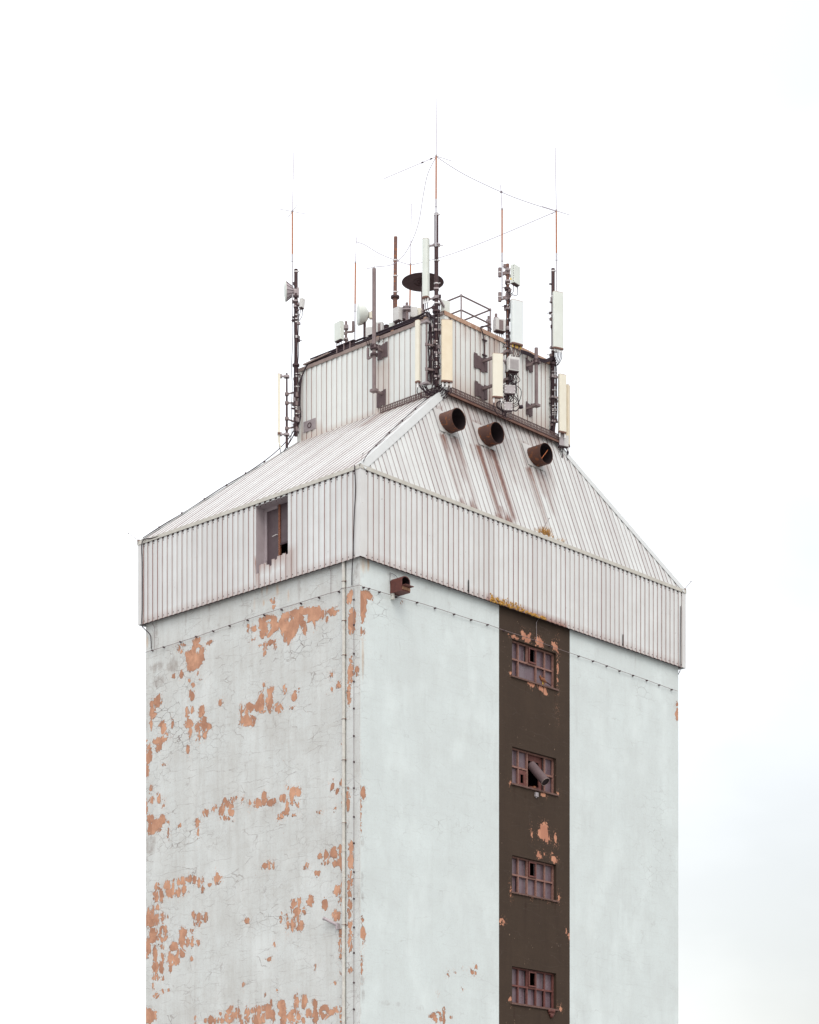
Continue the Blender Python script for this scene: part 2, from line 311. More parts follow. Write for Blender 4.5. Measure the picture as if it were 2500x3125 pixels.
# ------------------------------------------------------------------ ground
g = MB(); g.quad((-2500, -2500, 0), (2500, -2500, 0), (2500, 2500, 0), (-2500, 2500, 0)); go = g.make('ground', M['ground']); go['kind'] = 'structure'

# ------------------------------------------------------------------ the tower
T = Thing('tower', 'tall white tower with peeling plaster, corrugated metal top and brown window stripe', 'tower', (0, 0, 0))

# --- where the paint is missing (traced on the walls, in photo pixels, then carried onto the wall planes)
z6, z7, z8 = zm(420, 1850, .429), zm(420, 2450, .429), zm(1040, 2400, .3364)
E6 = """1390,40,30,26 1345,100,10,18 830,155,22,18 787,155,8,25 905,315,14,30 930,265,45,15 980,285,8,18 815,240,14,8 415,245,30,20 320,275,30,13 310,315,18,15 515,255,18,14 312,485,10,25 257,497,10,12
395,560,12,18 385,635,20,35 370,525,8,12 445,525,12,8 425,490,5,18 107,685,18,28 152,670,20,42 108,760,20,40 95,830,10,35 175,840,22,18 185,885,18,35 245,840,7,28 215,910,8,18 155,960,40,25 150,1005,18,25 75,1005,24,25 75,1070,22,45 62,955,8,8 65,1180,12,45 95,1300,10,28 190,1122,12,10 150,1360,12,30 180,1405,10,25 100,1375,15,22 62,1420,10,40
355,760,12,35 390,730,8,22 455,750,20,35 365,835,25,28 375,900,8,35 470,840,20,50 505,860,18,25 430,860,16,28 480,905,15,30 440,920,8,35 415,955,12,10 358,1020,10,28 593,682,16,20 737,740,9,40 795,725,34,32 780,810,45,32 870,700,30,45 880,640,15,30 900,560,10,15 895,600,9,12 945,595,20,25 940,685,20,55 1000,725,28,28 1050,590,11,30 1115,640,18,32 1150,592,6,14 1100,722,10,8 823,825,10,20 905,745,12,6
1380,490,10,22 1430,560,18,20 1382,590,8,15 1458,485,6,25 1460,978,6,22 1380,1275,15,35 1455,1260,15,28 1418,1315,8,16 1460,1360,7,45 620,1380,12,18 680,1372,20,14 750,1385,10,25 797,1415,10,25 850,1400,22,28 880,1400,25,20 900,1345,15,28 920,1390,12,25 950,1395,28,26 1035,1365,18,28 1110,1320,24,30 1148,1320,15,32 1100,1380,12,30 1140,1415,8,18 1065,1440,15,46 1065,1282,7,14 630,1460,42,55,12,32 680,1450,9,45 550,1440,16,20 485,1470,20,22 1030,1480,14,22 1005,1500,10,22 1125,1485,14,8 1300,1455,14,10 1405,1448,8,14
1530,105,22,80 1522,470,16,80 1512,610,12,70 1505,1380,11,58 1570,460,12,28"""
E7 = """90,115,20,25 135,165,34,42 100,190,25,35 180,115,20,28 217,135,8,16 220,205,6,40 425,145,15,28 430,200,6,30 300,168,8,14 1300,383,15,22 1345,370,16,32 1395,355,25,36 1445,340,13,32 1338,425,21,16 1403,428,17,32 1450,430,15,45 1278,505,15,20 905,450,20,18 935,440,13,28 968,448,8,18 1200,450,16,18 570,545,25,26 565,510,8,22
210,590,20,36 255,580,11,28 287,565,13,25 325,555,17,28 370,545,14,28 405,545,11,30 437,565,8,25 463,560,6,22 237,640,24,28 288,635,14,36 328,620,13,30 360,632,7,10 463,612,10,20 515,585,14,13 140,600,16,28 130,665,18,42 170,660,14,36 115,757,9,32 143,740,8,25 178,810,14,30 210,808,6,12 110,945,31,46 180,930,27,54,8,26 145,1000,12,34 178,1025,13,22 75,1030,18,58 125,1070,15,58 180,1090,14,28 230,1110,19,40 235,1165,12,34 278,1120,19,32 325,920,24,34 315,980,18,40 258,1020,23,27 357,990,11,32 390,985,12,38 430,995,14,20 390,908,12,12 222,945,8,10 292,1070,8,25 322,1065,15,28 385,1112,8,14
125,1175,21,38 170,1170,15,42 60,1085,14,30 122,1245,12,25 147,1240,9,28 180,1250,9,16 113,1300,7,22 177,1343,14,12 220,1340,7,14 135,1370,16,17 398,808,12,28 440,825,17,43 485,815,13,28 412,862,14,15 1108,735,17,45 1150,715,15,32 1140,780,19,45 1110,860,16,46 1158,880,19,34 1185,768,14,20 1065,850,11,45 1022,822,8,25 1230,700,21,32 1335,715,19,38 1415,800,24,34 780,840,15,20 1430,620,29,34 1450,590,10,35 1448,690,12,40 1447,930,10,30 1443,990,12,28 1445,1070,13,40 1450,1195,7,22 935,1105,15,13 973,1010,8,20 1268,1160,9,20 755,1295,8,15 1408,1280,10,8 907,1362,7,12 990,1335,8,12
665,1470,16,22 710,1490,12,34 655,1520,30,44,7,14 737,1545,12,30 780,1505,17,48 855,1475,41,26 850,1540,29,33 925,1480,26,44 895,1525,11,38 965,1520,13,48 950,1425,7,18 1020,1435,27,34 1030,1490,24,34 1040,1540,19,34 1130,1415,15,48 1185,1410,21,44 1258,1425,17,28 1120,1520,44,40,10,24 1215,1495,23,27 1265,1510,19,48 1330,1490,38,44,14,12 1400,1480,21,25 1180,1545,12,22 1445,1510,9,48 485,1550,12,15 520,1545,13,25 550,1550,8,20 575,1545,8,20 600,1550,12,20 410,1548,8,25 85,1520,42,45 50,1480,14,40 590,1500,7,10
1525,325,14,38 1525,415,18,43 1522,545,15,40 1514,630,13,42 1518,760,13,52 1518,870,16,26 1520,970,14,70 1520,1190,16,18"""
E8 = """203,55,16,45 180,200,6,110 195,1215,12,30 205,1345,20,62 190,1640,8,60 850,2085,17,28 905,2110,10,24 935,2050,9,32 937,2110,9,38 890,2050,13,10 870,2120,9,18 810,2090,9,16 1000,2095,8,11 970,1710,11,24 1037,1685,9,11 1205,1690,20,20 1225,1640,8,18 1180,1670,9,9 880,1885,8,11 1105,1840,6,13 1095,1650,6,8"""
P6 = [[(865, 90), (930, 60), (1000, 70), (1000, 170), (935, 220), (880, 240), (865, 190)],
      [(1030, 50), (1140, 10), (1290, 5), (1350, 40), (1330, 85), (1270, 110), (1262, 180), (1240, 112), (1204, 120), (1200, 220), (1172, 190), (1160, 130), (1132, 200), (1070, 280), (1045, 250), (1020, 180), (1005, 130)],
      [(335, 320), (400, 290), (440, 265), (490, 300), (470, 340), (475, 390), (430, 450), (360, 465), (345, 400)]]
P7 = [[(44, 830), (75, 740), (110, 790), (155, 800), (160, 860), (100, 885), (44, 885)]]
HOLES6 = '935,140,12,40 1070,97,18,10 1195,85,15,22 430,315,12,20'
def parse(t): return [[float(q) for q in e.split(',')] for e in t.split()]
def sdf_poly(P, Q):
    x, y = Q[..., 0], Q[..., 1]; d2 = np.full(x.shape, 1e9); ins = np.zeros(x.shape, bool); n_ = len(P)
    for i in range(n_):
        (ax, ay), (bx, by) = P[i], P[(i + 1) % n_]
        ex, ey = bx - ax, by - ay; t = np.clip(((x - ax) * ex + (y - ay) * ey) / (ex * ex + ey * ey + 1e-12), 0, 1)
        d2 = np.minimum(d2, (x - ax - t * ex) ** 2 + (y - ay - t * ey) ** 2)
        c = ((ay > y) != (by > y)) & (x < (bx - ax) * (y - ay) / (by - ay + 1e-12) + ax); ins ^= c
    return np.where(ins, 1, -1) * np.sqrt(d2)
class Field:
    """signed distance to the bare patches, on a wall parametrised by (s, z)"""
    def __init__(s, to): s.to = to; s.items = []; s.holes = []
    def ell(s, zf, e, hole=False):
        cx, cy, rx, ry = e[:4]; kk = 1 if hole else 1.24; rx, ry = rx * kk, ry * kk; c = s.to(*zf(cx, cy)); a = s.to(*zf(cx + rx, cy)); b = s.to(*zf(cx, cy + ry))
        (s.holes if hole else s.items).append(('e', c, abs(a[0] - c[0]), abs(b[1] - c[1]), (a[1] - c[1]) / (a[0] - c[0] + 1e-9)))
        if len(e) > 4: s.ell(zf, [cx, cy, e[4], e[5]], True)
    def poly(s, zf, P): s.items.append(('p', [s.to(*zf(*q)) for q in P]))
    def one(s, it, Q):
        if it[0] == 'p': return sdf_poly(it[1], Q)
        _, c, rx, ry, k = it; dx = Q[..., 0] - c[0]; dz = Q[..., 1] - c[1] - k * 0 * dx
        q = np.sqrt((dx / rx) ** 2 + (dz / ry) ** 2 + 1e-9); return (1 - q) * min(rx, ry) * np.where(q > 1, 1.2, 1)
    def ev(s, Q):
        d = np.full(Q.shape[:-1], -.4)
        for it in s.items: d = np.maximum(d, s.one(it, Q))
        for it in s.holes: d = np.minimum(d, -s.one(it, Q))
        return np.clip(d, -.4, .3)
lf = Field(lambda px, py: (lambda p: (p.y, p.z))(on_x(px, py, D)))
for e in parse(E6): lf.ell(z6, e)
for e in parse(HOLES6): lf.ell(z6, e, True)
for e in parse(E7): lf.ell(z7, e)
for p in P6: lf.poly(z6, p)
for p in P7: lf.poly(z7, p)
one = lambda x, y: (x, y)
lf.poly(one, [(1061, 1812), (1069, 1815), (1074, 1802), (1082, 1814), (1079, 1832), (1073, 1847), (1067, 1846), (1061, 1838)])
lf.poly(zm(380, 1350, .429), [(1027, 1120), (1065, 1110), (1075, 1165), (1055, 1195), (1045, 1150)])
rf = Field(lambda px, py: (lambda p: (p.x, p.z))(on_y(px, py, D)))
for e in parse(E8): rf.ell(z8, e)
rf.poly(one, [(1094, 1800), (1107, 1795), (1128, 1808), (1141, 1818), (1139, 1832), (1121, 1828), (1119, 1860), (1112, 1895), (1104, 1905), (1094, 1860)])
rf.ell(one, [1107, 1930, 6, 16]); rf.ell(one, [2066, 2170, 4, 22]); rf.ell(one, [1225, 1838, 3, 5])
sf = Field(rf.to); w1, w2, w3, w4 = zm(1500, 1820, .1507), zm(1500, 2230, .1507), zm(1500, 2450, .1623), zm(1500, 2780, .16)
for P in ([(610, 690), (680, 710), (715, 830), (745, 740), (795, 745), (790, 900), (720, 935), (610, 880)], [(890, 880), (920, 800), (980, 820), (1060, 930), (1060, 1040), (895, 990)],
          [(1230, 940), (1290, 920), (1330, 1000), (1360, 1100), (1350, 1220), (1320, 1150), (1230, 1060)], [(725, 1740), (885, 1770), (880, 1820), (840, 1835), (770, 1790)], [(925, 1790), (1100, 1850), (1130, 1990), (1060, 1960), (960, 1870)],
          [(345, 760), (400, 800), (470, 795), (545, 850), (520, 870), (430, 840)]): sf.poly(w1, P)
for e in parse('390,1550,22,32 1338,1650,10,200 1330,1350,10,90'): sf.ell(w1, e)
for e in parse('385,1040,10,30 1340,1270,20,25 1045,1285,40,30'): sf.ell(w2, e)
sf.poly(w3, [(935, 350), (1050, 370), (1070, 560), (1110, 690), (1060, 770), (960, 700), (870, 620), (890, 520)])
for e in parse('765,565,18,65 1205,690,22,78 900,1000,42,60 985,970,18,32 1190,1070,48,62 1140,980,14,40 1215,800,15,20 370,1640,14,58 1265,1820,13,56 775,1780,22,28 1010,1815,58,14'): sf.ell(w3, e)
for e in parse('205,210,42,62,16,26 1425,390,10,48 1475,440,18,33 1490,520,8,20 355,1690,20,46 1300,1860,36,42'): sf.ell(w4, e)

def px_u(px, py=2400): return on_y(px, py, D).x
SU0, SU1 = px_u(1523), px_u(1739)
WU0, WU1 = px_u(1563), px_u(1698)
SILLS = [22.395 + H, 18.576 + H, 14.722 + H, 10.782 + H]; WH = 1.30
VP = on_x(1060, 2300, D).y                                  # width of the corner pilaster on the left wall
Z_LOW = 8.6 + H
def wall_grid(ss, zs, holes, P, field, grime, crack, runs, name, mat, label=None):
    ss = np.unique(np.round(ss, 4)); zs = np.unique(np.round(zs, 4)); SS, ZZ = np.meshgrid(ss, zs, indexing='ij'); Q = np.stack([SS, ZZ], -1)
    nz_ = len(zs); mb = MB(); mb.v = [tuple(P(a, b)) for a, b in Q.reshape(-1, 2)]
    for i in range(len(ss) - 1):
        for j in range(nz_ - 1):
            c, d = (ss[i] + ss[i + 1]) / 2, (zs[j] + zs[j + 1]) / 2
            if any(h[0] < c < h[1] and h[2] < d < h[3] for h in holes): continue
            mb.f.append((i * nz_ + j, (i + 1) * nz_ + j, (i + 1) * nz_ + j + 1, i * nz_ + j + 1)); mb.sm.append(False); mb.mi.append(0)
    at = dict(peel=field.ev(Q).ravel(), grime=grime(SS, ZZ).ravel(), crack=crack(SS, ZZ).ravel(), runs=runs(SS, ZZ).ravel())
    return T.part(name, mb, mat, None, label, at)
def blob(S_, Z_, items):
    o_ = np.zeros(S_.shape)
    for s0, z0, rs, rz, k in items: o_ = np.maximum(o_, k * np.clip(1.6 - 1.6 * np.sqrt(((S_ - s0) / rs) ** 2 + ((Z_ - z0) / rz) ** 2), 0, 1))
    return o_
def bl(to, zf, L):
    r = []
    for cx, cy, rx, ry, k in L:
        c = to(*zf(cx, cy)); a = to(*zf(cx + rx, cy)); b = to(*zf(cx, cy + ry)); r.append((c[0], c[1], abs(a[0] - c[0]), abs(b[1] - c[1]), k))
    return r
Lto, Rto = lf.to, rf.to
lg = bl(Lto, z6, [(140, 430, 70, 60, 1.25), (250, 420, 70, 90, 1.25), (150, 540, 70, 80, 1.2), (100, 360, 40, 60, .5), (60, 700, 14, 700, .9), (1240, 630, 130, 60, .5), (1000, 800, 130, 60, .5), (850, 820, 60, 50, .5), (360, 960, 30, 50, .6), (230, 1250, 120, 90, .4), (1100, 1400, 400, 100, .5), (700, 1450, 300, 60, .4), (1170, 90, 300, 20, .3), (1465, 800, 10, 800, .5)]) \
   + bl(Lto, z7, [(90, 300, 60, 130, 1.), (60, 600, 14, 900, .8), (300, 150, 200, 120, .45), (700, 150, 300, 80, .5), (300, 700, 160, 60, .35), (280, 950, 200, 200, .5), (380, 1190, 70, 60, .4), (1100, 450, 80, 60, .4), (1470, 800, 10, 900, .6), (1300, 1520, 250, 60, .4), (95, 1400, 50, 90, .6), (700, 820, 100, 60, .3), (1020, 820, 300, 90, .35)])
rg = bl(Rto, z8, [(195, 500, 26, 90, .9), (195, 850, 28, 130, 1.), (200, 1000, 22, 60, .9), (200, 1550, 25, 60, .9), (195, 1760, 28, 90, 1.), (205, 1900, 26, 90, 1.1), (180, 2050, 12, 90, .9), (480, 1970, 260, 45, .55), (720, 2000, 90, 50, .6), (1200, 2080, 200, 45, .5), (300, 2060, 160, 40, .3), (190, 300, 16, 160, .7), (1290, 1120, 60, 60, .35), (240, 1000, 60, 900, .25), (860, 1900, 60, 90, .35), (1180, 1760, 60, 120, .3)]) \
   + bl(Rto, one, [(1108, 2050, 7, 130, .9), (1106, 2330, 6, 200, .5), (1104, 1750, 10, 60, .7), (2066, 2400, 4, 600, .4), (1990, 2060, 60, 25, .3), (1820, 2040, 90, 30, .25), (1960, 2300, 80, 200, .2)])
lrun = bl(Lto, zm(380, 1350, .429), [(1090, 1050, 9, 70, 1.), (978, 1060, 8, 90, .6), (1015, 1040, 6, 60, .5), (1165, 1090, 8, 60, .5), (925, 1150, 10, 70, .4), (990, 1140, 10, 30, .8), (160, 1420, 12, 60, .5)])
rg += bl(Rto, one, [(random.uniform(1150, 2050), 0, random.uniform(5, 16), random.uniform(40, 150), random.uniform(.25, .6)) for _ in range(26)])
for i_ in range(len(rg) - 26, len(rg)): rg[i_] = (rg[i_][0], ZB - .1, *rg[i_][2:])
lg += [(random.uniform(.8, A - .3), ZB - random.uniform(0, .3), random.uniform(.05, .2), random.uniform(.6, 2.2), random.uniform(.3, .7)) for _ in range(24)]
rrun = bl(Rto, one, [(1123, 1722, 7, 26, 1.), (1110, 1715, 16, 40, .5), (1107, 2010, 5, 90, .5)])
zero = lambda s, z: np.zeros(s.shape)
crk_l = lambda s, z: blob(s, z, bl(Lto, z6, [(1150, 250, 350, 150, .9), (230, 700, 170, 500, 1.), (400, 900, 250, 300, .8), (1200, 550, 250, 60, .5), (250, 1150, 150, 220, .8)]) + bl(Lto, z7, [(200, 900, 200, 300, .5), (1000, 800, 400, 120, .5), (300, 200, 250, 150, .5)]))
crk_r = lambda s, z: blob(s, z, bl(Rto, one, [(1150, 1860, 70, 60, .8), (1110, 2500, 20, 700, .4), (1350, 2510, 200, 40, .5), (1950, 2110, 150, 30, .6), (2000, 2600, 80, 300, .3)]))
# left wall and its corner pilaster, standing 45 mm proud
PR = .045
wall_grid(np.r_[np.arange(VP, A - D, .045), A - D], np.r_[np.arange(Z_LOW, ZB + .3, .05), ZB + .3], [], lambda s, z: (D, s, z), lf, lambda s, z: blob(s, z, lg), crk_l, lambda s, z: blob(s, z, lrun), 'wall', M['wall_left'], 'left wall of cracked white plaster with orange patches')
pp = MB()
wall_grid(np.r_[np.arange(D, VP, .03), VP], np.r_[np.arange(Z_LOW, ZB + .3, .04), ZB + .3], [], lambda s, z: (D - PR, s, z), lf, lambda s, z: blob(s, z, [(VP, 20, .06, 20, .5), (.2, ZB - .5, .3, .9, .9)]), lambda s, z: np.full(s.shape, .25), zero, 'pilaster', M['wall_left'])
pp.quad((D - PR, VP, 0), (D, VP, 0), (D, VP, ZB + .3), (D - PR, VP, ZB + .3)); pp.quad((D - PR, D, 0), (D - PR, D, ZB + .3), (D, D, ZB + .3), (D, D, 0)); pp.quad((D - PR, VP, 0), (D - PR, VP, Z_LOW), (D - PR, D, Z_LOW), (D - PR, D, 0))
T.part('pilaster_edge', pp, M['wall_left'], None, None, dict(peel=[-.4] * len(pp.v), grime=[.15] * len(pp.v), crack=[0] * len(pp.v), runs=[0] * len(pp.v)))
# right wall with the stripe cut out of it, then the stripe with its four openings
ssr = np.r_[np.arange(D, 1.2, .03), np.arange(1.2, SU0, .07), SU0, SU1, np.arange(SU1 + .07, B - D, .07), B - D]
wall_grid(ssr, np.r_[np.arange(Z_LOW, ZB + .3, .06), ZB + .3], [(SU0, SU1, 0, 99)], lambda s, z: (s, D, z), rf, lambda s, z: blob(s, z, rg), crk_r, lambda s, z: blob(s, z, rrun), 'wall', M['wall_right'], 'right wall of cleaner white plaster')
zz = np.r_[np.arange(Z_LOW, ZB + .3, .045), ZB + .3]
for s_ in SILLS: zz = np.r_[zz, s_, s_ + WH]
stripe = wall_grid(np.r_[np.arange(SU0, SU1, .045), SU1, WU0, WU1], zz, [(WU0, WU1, s_, s_ + WH) for s_ in SILLS], lambda s, z: (s, D, z), sf,
    lambda s, z: blob(s, z, [((SU0 + SU1) / 2, ZB, 2.4, 1.4, .5)] + [(WU0 + (WU1 - WU0) * f, z_ - .1, .12, .9, .8) for z_ in SILLS for f in (.05, .3, .62, .97)]), zero, zero, 'painted_stripe', M['stripe'])
lw = MB()
lw.quad((D, VP, 0), (D, A - D, 0), (D, A - D, Z_LOW), (D, VP, Z_LOW)); lw.quad((D, D, 0), (D, D, Z_LOW), (B - D, D, Z_LOW), (B - D, D, 0))
lw.quad((B - D, D, 0), (B - D, D, ZB + .3), (B - D, A - D, ZB + .3), (B - D, A - D, 0)); lw.quad((D, A - D, 0), (B - D, A - D, 0), (B - D, A - D, ZB + .3), (D, A - D, ZB + .3))
T.part('lower_wall', lw, M['wall_right'], None, None, dict(peel=[-.4] * len(lw.v), grime=[.1] * len(lw.v), crack=[0] * len(lw.v), runs=[0] * len(lw.v)))
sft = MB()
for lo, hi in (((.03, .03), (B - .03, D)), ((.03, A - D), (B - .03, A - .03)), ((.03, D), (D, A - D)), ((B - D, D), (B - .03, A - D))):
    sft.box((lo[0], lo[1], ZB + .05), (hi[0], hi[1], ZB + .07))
T.part('shaded_soffit', sft, M['dark'])  # dark colour paints in the shadow strip below the metal band

# --- windows of the stripe
REC = .2
def window(k, cols, sill_mat, openv, label=None):
    z0 = SILLS[k]; z1 = z0 + WH; y0 = D + REC; fr = MB(); t = .055
    def bar(u0, u1, a, b, dep=.07, yo=0): fr.box((u0, y0 - dep - yo, a), (u1, y0 - yo, b))
    us = [WU0 + (WU1 - WU0) * i / cols for i in range(cols + 1)]; zmid = z0 + WH * .5
    for i, u in enumerate(us):
        u_ = min(max(u, WU0 + t / 2), WU1 - t / 2); gaps = openv.get('nomull', {}).get(i)
        if gaps == 'all': continue
        a, b = z0, z1
        if gaps == 'low': a = zmid
        if gaps == 'high': b = zmid
        bar(u_ - t / 2, u_ + t / 2, a, b)
    for i in range(cols):
        if i in openv.get('wide', ()): fr.box((us[i] + (t / 2 if i == 2 else -t / 2 + t), y0 - .068, z1 - .05), (us[i + 1] + (t / 2 if i == 2 else -t / 2), y0, z1)); continue
        lo, hi = us[i] + t / 2 + (t / 2 if i == 0 else 0), us[i + 1] - t / 2 - (t / 2 if i == cols - 1 else 0)
        for a, b in ((z0, z0 + .045), (zmid - .03, zmid + .03), (z1 - .05, z1)): bar(lo, hi, a, b, .068)
    w_ = T.part('window', fr, openv.get('mat', M['frame']), None, label)
    yg = y0 + .034; gl = MB()
    for i in range(cols):
        if i == 4 and k == 1: T.part('pane', gl, M['glass'], w_); gl = MB()
        for j, (a, b) in enumerate(((z0, zmid), (zmid, z1))):
            if (i, j) in openv['open']: continue
            tilt = random.uniform(-.03, .03)
            gl.quad((us[i], yg + tilt, a), (us[i + 1], yg - tilt, a), (us[i + 1], yg - tilt, b), (us[i], yg + tilt, b))
    T.part('pane', gl, M['glass'], w_)
    rv = MB(); d_ = .003
    rv.quad((WU0, D, z0), (WU0, D, z1), (WU0, y0 + .03, z1), (WU0, y0 + .03, z0)); rv.quad((WU1, D, z0), (WU1, y0 + .03, z0), (WU1, y0 + .03, z1), (WU1, D, z1))
    rv.quad((WU0, D, z1), (WU1, D, z1), (WU1, y0 + .03, z1), (WU0, y0 + .03, z1)); rv.quad((WU0, D, z0), (WU0, y0 + .03, z0), (WU1, y0 + .03, z0), (WU1, D, z0))
    nv = len(rv.v); rp = [-.4] * nv
    T.part('reveal', rv, M['stripe'], w_, None, dict(peel=rp, grime=[0] * nv, crack=[0] * nv, runs=[0] * nv))
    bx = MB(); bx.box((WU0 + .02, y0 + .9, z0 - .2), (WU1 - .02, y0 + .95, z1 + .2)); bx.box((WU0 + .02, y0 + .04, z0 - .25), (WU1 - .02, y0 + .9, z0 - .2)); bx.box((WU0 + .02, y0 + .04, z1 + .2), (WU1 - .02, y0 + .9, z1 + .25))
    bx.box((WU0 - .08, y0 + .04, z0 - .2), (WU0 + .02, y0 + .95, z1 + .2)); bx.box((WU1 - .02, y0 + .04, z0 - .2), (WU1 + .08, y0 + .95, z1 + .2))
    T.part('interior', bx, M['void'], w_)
    sl_ = MB(); nseg = 14
    for i in range(nseg):
        a, b = WU0 - .09 + (WU1 - WU0 + .18) * i / nseg, WU0 - .09 + (WU1 - WU0 + .18) * (i + 1) / nseg
        j = openv.get('rough', .0) * random.uniform(-1, 1)
        sl_.box((a, D - .055 + j * .5, z0 - .06 + j * .4), (b, D - .003, z0 - .004))
    sl_.box((WU0 + .002, D - .003, z0 + .002), (WU1 - .002, y0 - .072, z0 + .012))
    T.part('sill', sl_, sill_mat, w_)
    for (i, j) in openv.get('sash', ()):
        a, b = (z0, zmid) if j == 0 else (zmid, z1); m_ = MB(); q = .05; lo, hi = us[i] + t / 2 + .012, us[i + 1] - t / 2 - .012; a += .04; b -= .06
        for u0, u1, c, d in ((lo, lo + q, a, b), (hi - q, hi, a, b), (lo + q, hi - q, a, a + q), (lo + q, hi - q, b - q, b)): m_.box((u0, y0 - .12, c), (u1, y0 - .075, d))
        T.part('vent_sash', m_, M['frame_dark'], w_)
    return w_
window(0, 5, M['sill'], dict(open=[(2, 1)], sash=[(2, 1)], nomull={2: 'low'}), 'window with a wide lower pane under peeled plaster')
window(1, 5, M['sill'], dict(open=[(2, 0), (2, 1), (3, 0), (3, 1), (1, 0)], nomull={3: 'all'}, wide=(2, 3), rough=.012), 'broken window with a pipe poking out')
window(2, 5, M['sill'], dict(open=[(2, 1)], sash=[(2, 1)], rough=.03))
window(3, 5, M['sill'], dict(open=[(2, 1)], sash=[(2, 1)], mat=M['frame_dark']))
# boarded lower pane and inner wooden lining in the broken window
z0 = SILLS[1]; us = [WU0 + (WU1 - WU0) * i / 5 for i in range(6)]; m_ = MB(); y_ = D + REC
for a, b, c, d in ((us[1] + .03, us[1] + .15, z0 + .05, z0 + .6), (us[2] - .17, us[2] - .03, z0 + .05, z0 + .6), (us[1] + .15, us[2] - .17, z0 + .05, z0 + .14), (us[1] + .15, us[2] - .17, z0 + .45, z0 + .6)): m_.box((a, y_ - .045, c), (b, y_ - .01, d))
for a, b, c, d in ((us[2] + .03, us[2] + .2, z0 + .02, z0 + WH - .05), (us[3] + .3, us[4] - .03, z0 + .02, z0 + WH - .05)): m_.box((a, y_ + .06, c), (b, y_ + .1, d))
m_.box((us[2] + .2, y_ - .04, z0 + .012), (us[3] + .3, y_ + .02, z0 + .12)); m_.box((us[2] + .2, y_ + .05, z0 + WH - .25), (us[3] + .3, y_ + .09, z0 + WH - .03)); m_.box((us[3] + .34, y_ + .1, z0), (us[3] + .44, y_ + .14, z0 + WH))
T.part('broken_boards', m_, M['frame_dark'])

# --- corrugated sheets
PITCH = .265
def profile(L, pitch=PITCH, dep=.028, start=.22, edge=True):
    """(s, out, kind) : kind 1 marks the bend strip that follows"""
    out_ = [(0, dep, 0), (start, dep, 0), (start + .014, 0, 0)] ; s = start + .014
    while s + pitch < L - start:
        out_ += [(s + .1, 0, 1), (s + .109, dep, 0), (s + pitch - .014, dep, 0), (s + pitch, 0, 0)]; s += pitch
    out_ += [(s + .07, 0, 1), (s + .084, dep, 0), (L, dep, 0)]
    return out_
def sheet(P, prof, z0, z1, rows, stain, opening=None, bolts_and_shade=False):
    """vertical sheet; P(s, out, z) -> point"""
    mb = MB(); at = []; va = []; q = .5; qs = .5; cnt = 0
    for (s0, o0, k), (s1, o1, _) in zip(prof, prof[1:]):
        if k: q = min(1, max(0, random.gauss(.5, .28)))
        if k and cnt % 4 == 0: qs = random.random()
        cnt += bool(k)
        n0 = len(mb.v)
        iv = [(z0, z0, z1, z1)]
        if opening and opening[0] - 1e-6 < (s0 + s1) / 2 < opening[1] + 1e-6:
            lo, hi = opening[2]((s0 + s1) / 2), opening[3]; iv = [(z0, z0, lo, lo + random.uniform(-.03, .03)), (hi, hi, z1, z1)]
        for a0, a1, b0, b1 in iv:
            nr = max(1, int(rows * (b0 - a0) / (z1 - z0))); vs = []; st = []
            for j in range(nr + 1):
                f = j / nr
                for s_, o_, za, zb_ in ((s0, o0, a0, b0), (s1, o1, a1, b1)):
                    z = za + (zb_ - za) * f; vs.append(P(s_, o_, z)); st.append(stain(s_, z))
            mb.add(vs, [(2 * j, 2 * j + 1, 2 * j + 3, 2 * j + 2) for j in range(nr)], False, 1 if k else 0); at += st
        if bolts_and_shade and not k and abs(o0) < 1e-6 and abs(o1) < 1e-6:
            for z in (z0 + .1, z1 - .19):
                c0 = V(P(s0 + .05, 0, z)); nn_ = (V(P(s0 + .05, 1, z)) - c0) * .01; tt_ = (V(P(s0 + 1.05, 0, z)) - c0) * .013; mb.obox(c0, nn_, tt_, UP * .014)
                mb.mi[-6:] = [2] * 6; at += [0] * 8
            c0 = V(P(s0 + .05, .011, z1 - .1)); mb.obox(c0, nn_, tt_ * 3.6, UP * .022); mb.mi[-6:] = [2] * 6; at += [0] * 8  # dark block in each valley stands in for the shadowed gap under the flashing
        va += [q if k else .35 * q + .65 * qs] * (len(mb.v) - n0)
    return mb, dict(stain=at, var=va)
# window-door opening in the band, left side
oV1, oV0 = on_x(781, 1640, 0).y, on_x(882, 1610, 0).y
oZ1 = zat(1546, (0, oV1)); oZ0a = zat(1738, (0, oV1)); oZ0b = zat(1697, (0, oV0))
profL = profile(A); profR = profile(B)
ss_ = [p[0] for p in profL]; oV0 = min(ss_, key=lambda q: abs(q - oV0)); oV1 = min(ss_, key=lambda q: abs(q - oV1))
cuts = {}
def obot(s):
    f = (s - oV0) / (oV1 - oV0); k = round(s * 5)
    if k not in cuts: cuts[k] = random.choice([0, .05, -.03, .1, .02])
    base = oZ0b + (oZ0a - oZ0b) * f + .1 + cuts[k] * .7
    if f > .88: base -= .26
    if .5 < f < .62: base -= .16
    return base
def stL(s, z):
    f = (s - oV0) / (oV1 - oV0); r = 0
    if -.12 < f < 1.02 and z < oZ0b + .3: r = (.5 if f > .15 else .35) * max(0, 1 - (obot(s) - z) / .35)
    if -.3 < f < .1 and z < ZB + 1.0: r = max(r, .45 * (1 - abs(f + .05) * 3))
    return max(r, .35 * max(0, 1 - (z - ZB) / .12))
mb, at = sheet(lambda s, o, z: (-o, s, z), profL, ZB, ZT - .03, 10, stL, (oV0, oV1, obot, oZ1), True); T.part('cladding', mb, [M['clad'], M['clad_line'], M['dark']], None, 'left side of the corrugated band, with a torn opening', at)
mossu = [on_y(1495, 1815, 0).x, on_y(1665, 1885, 0).x]
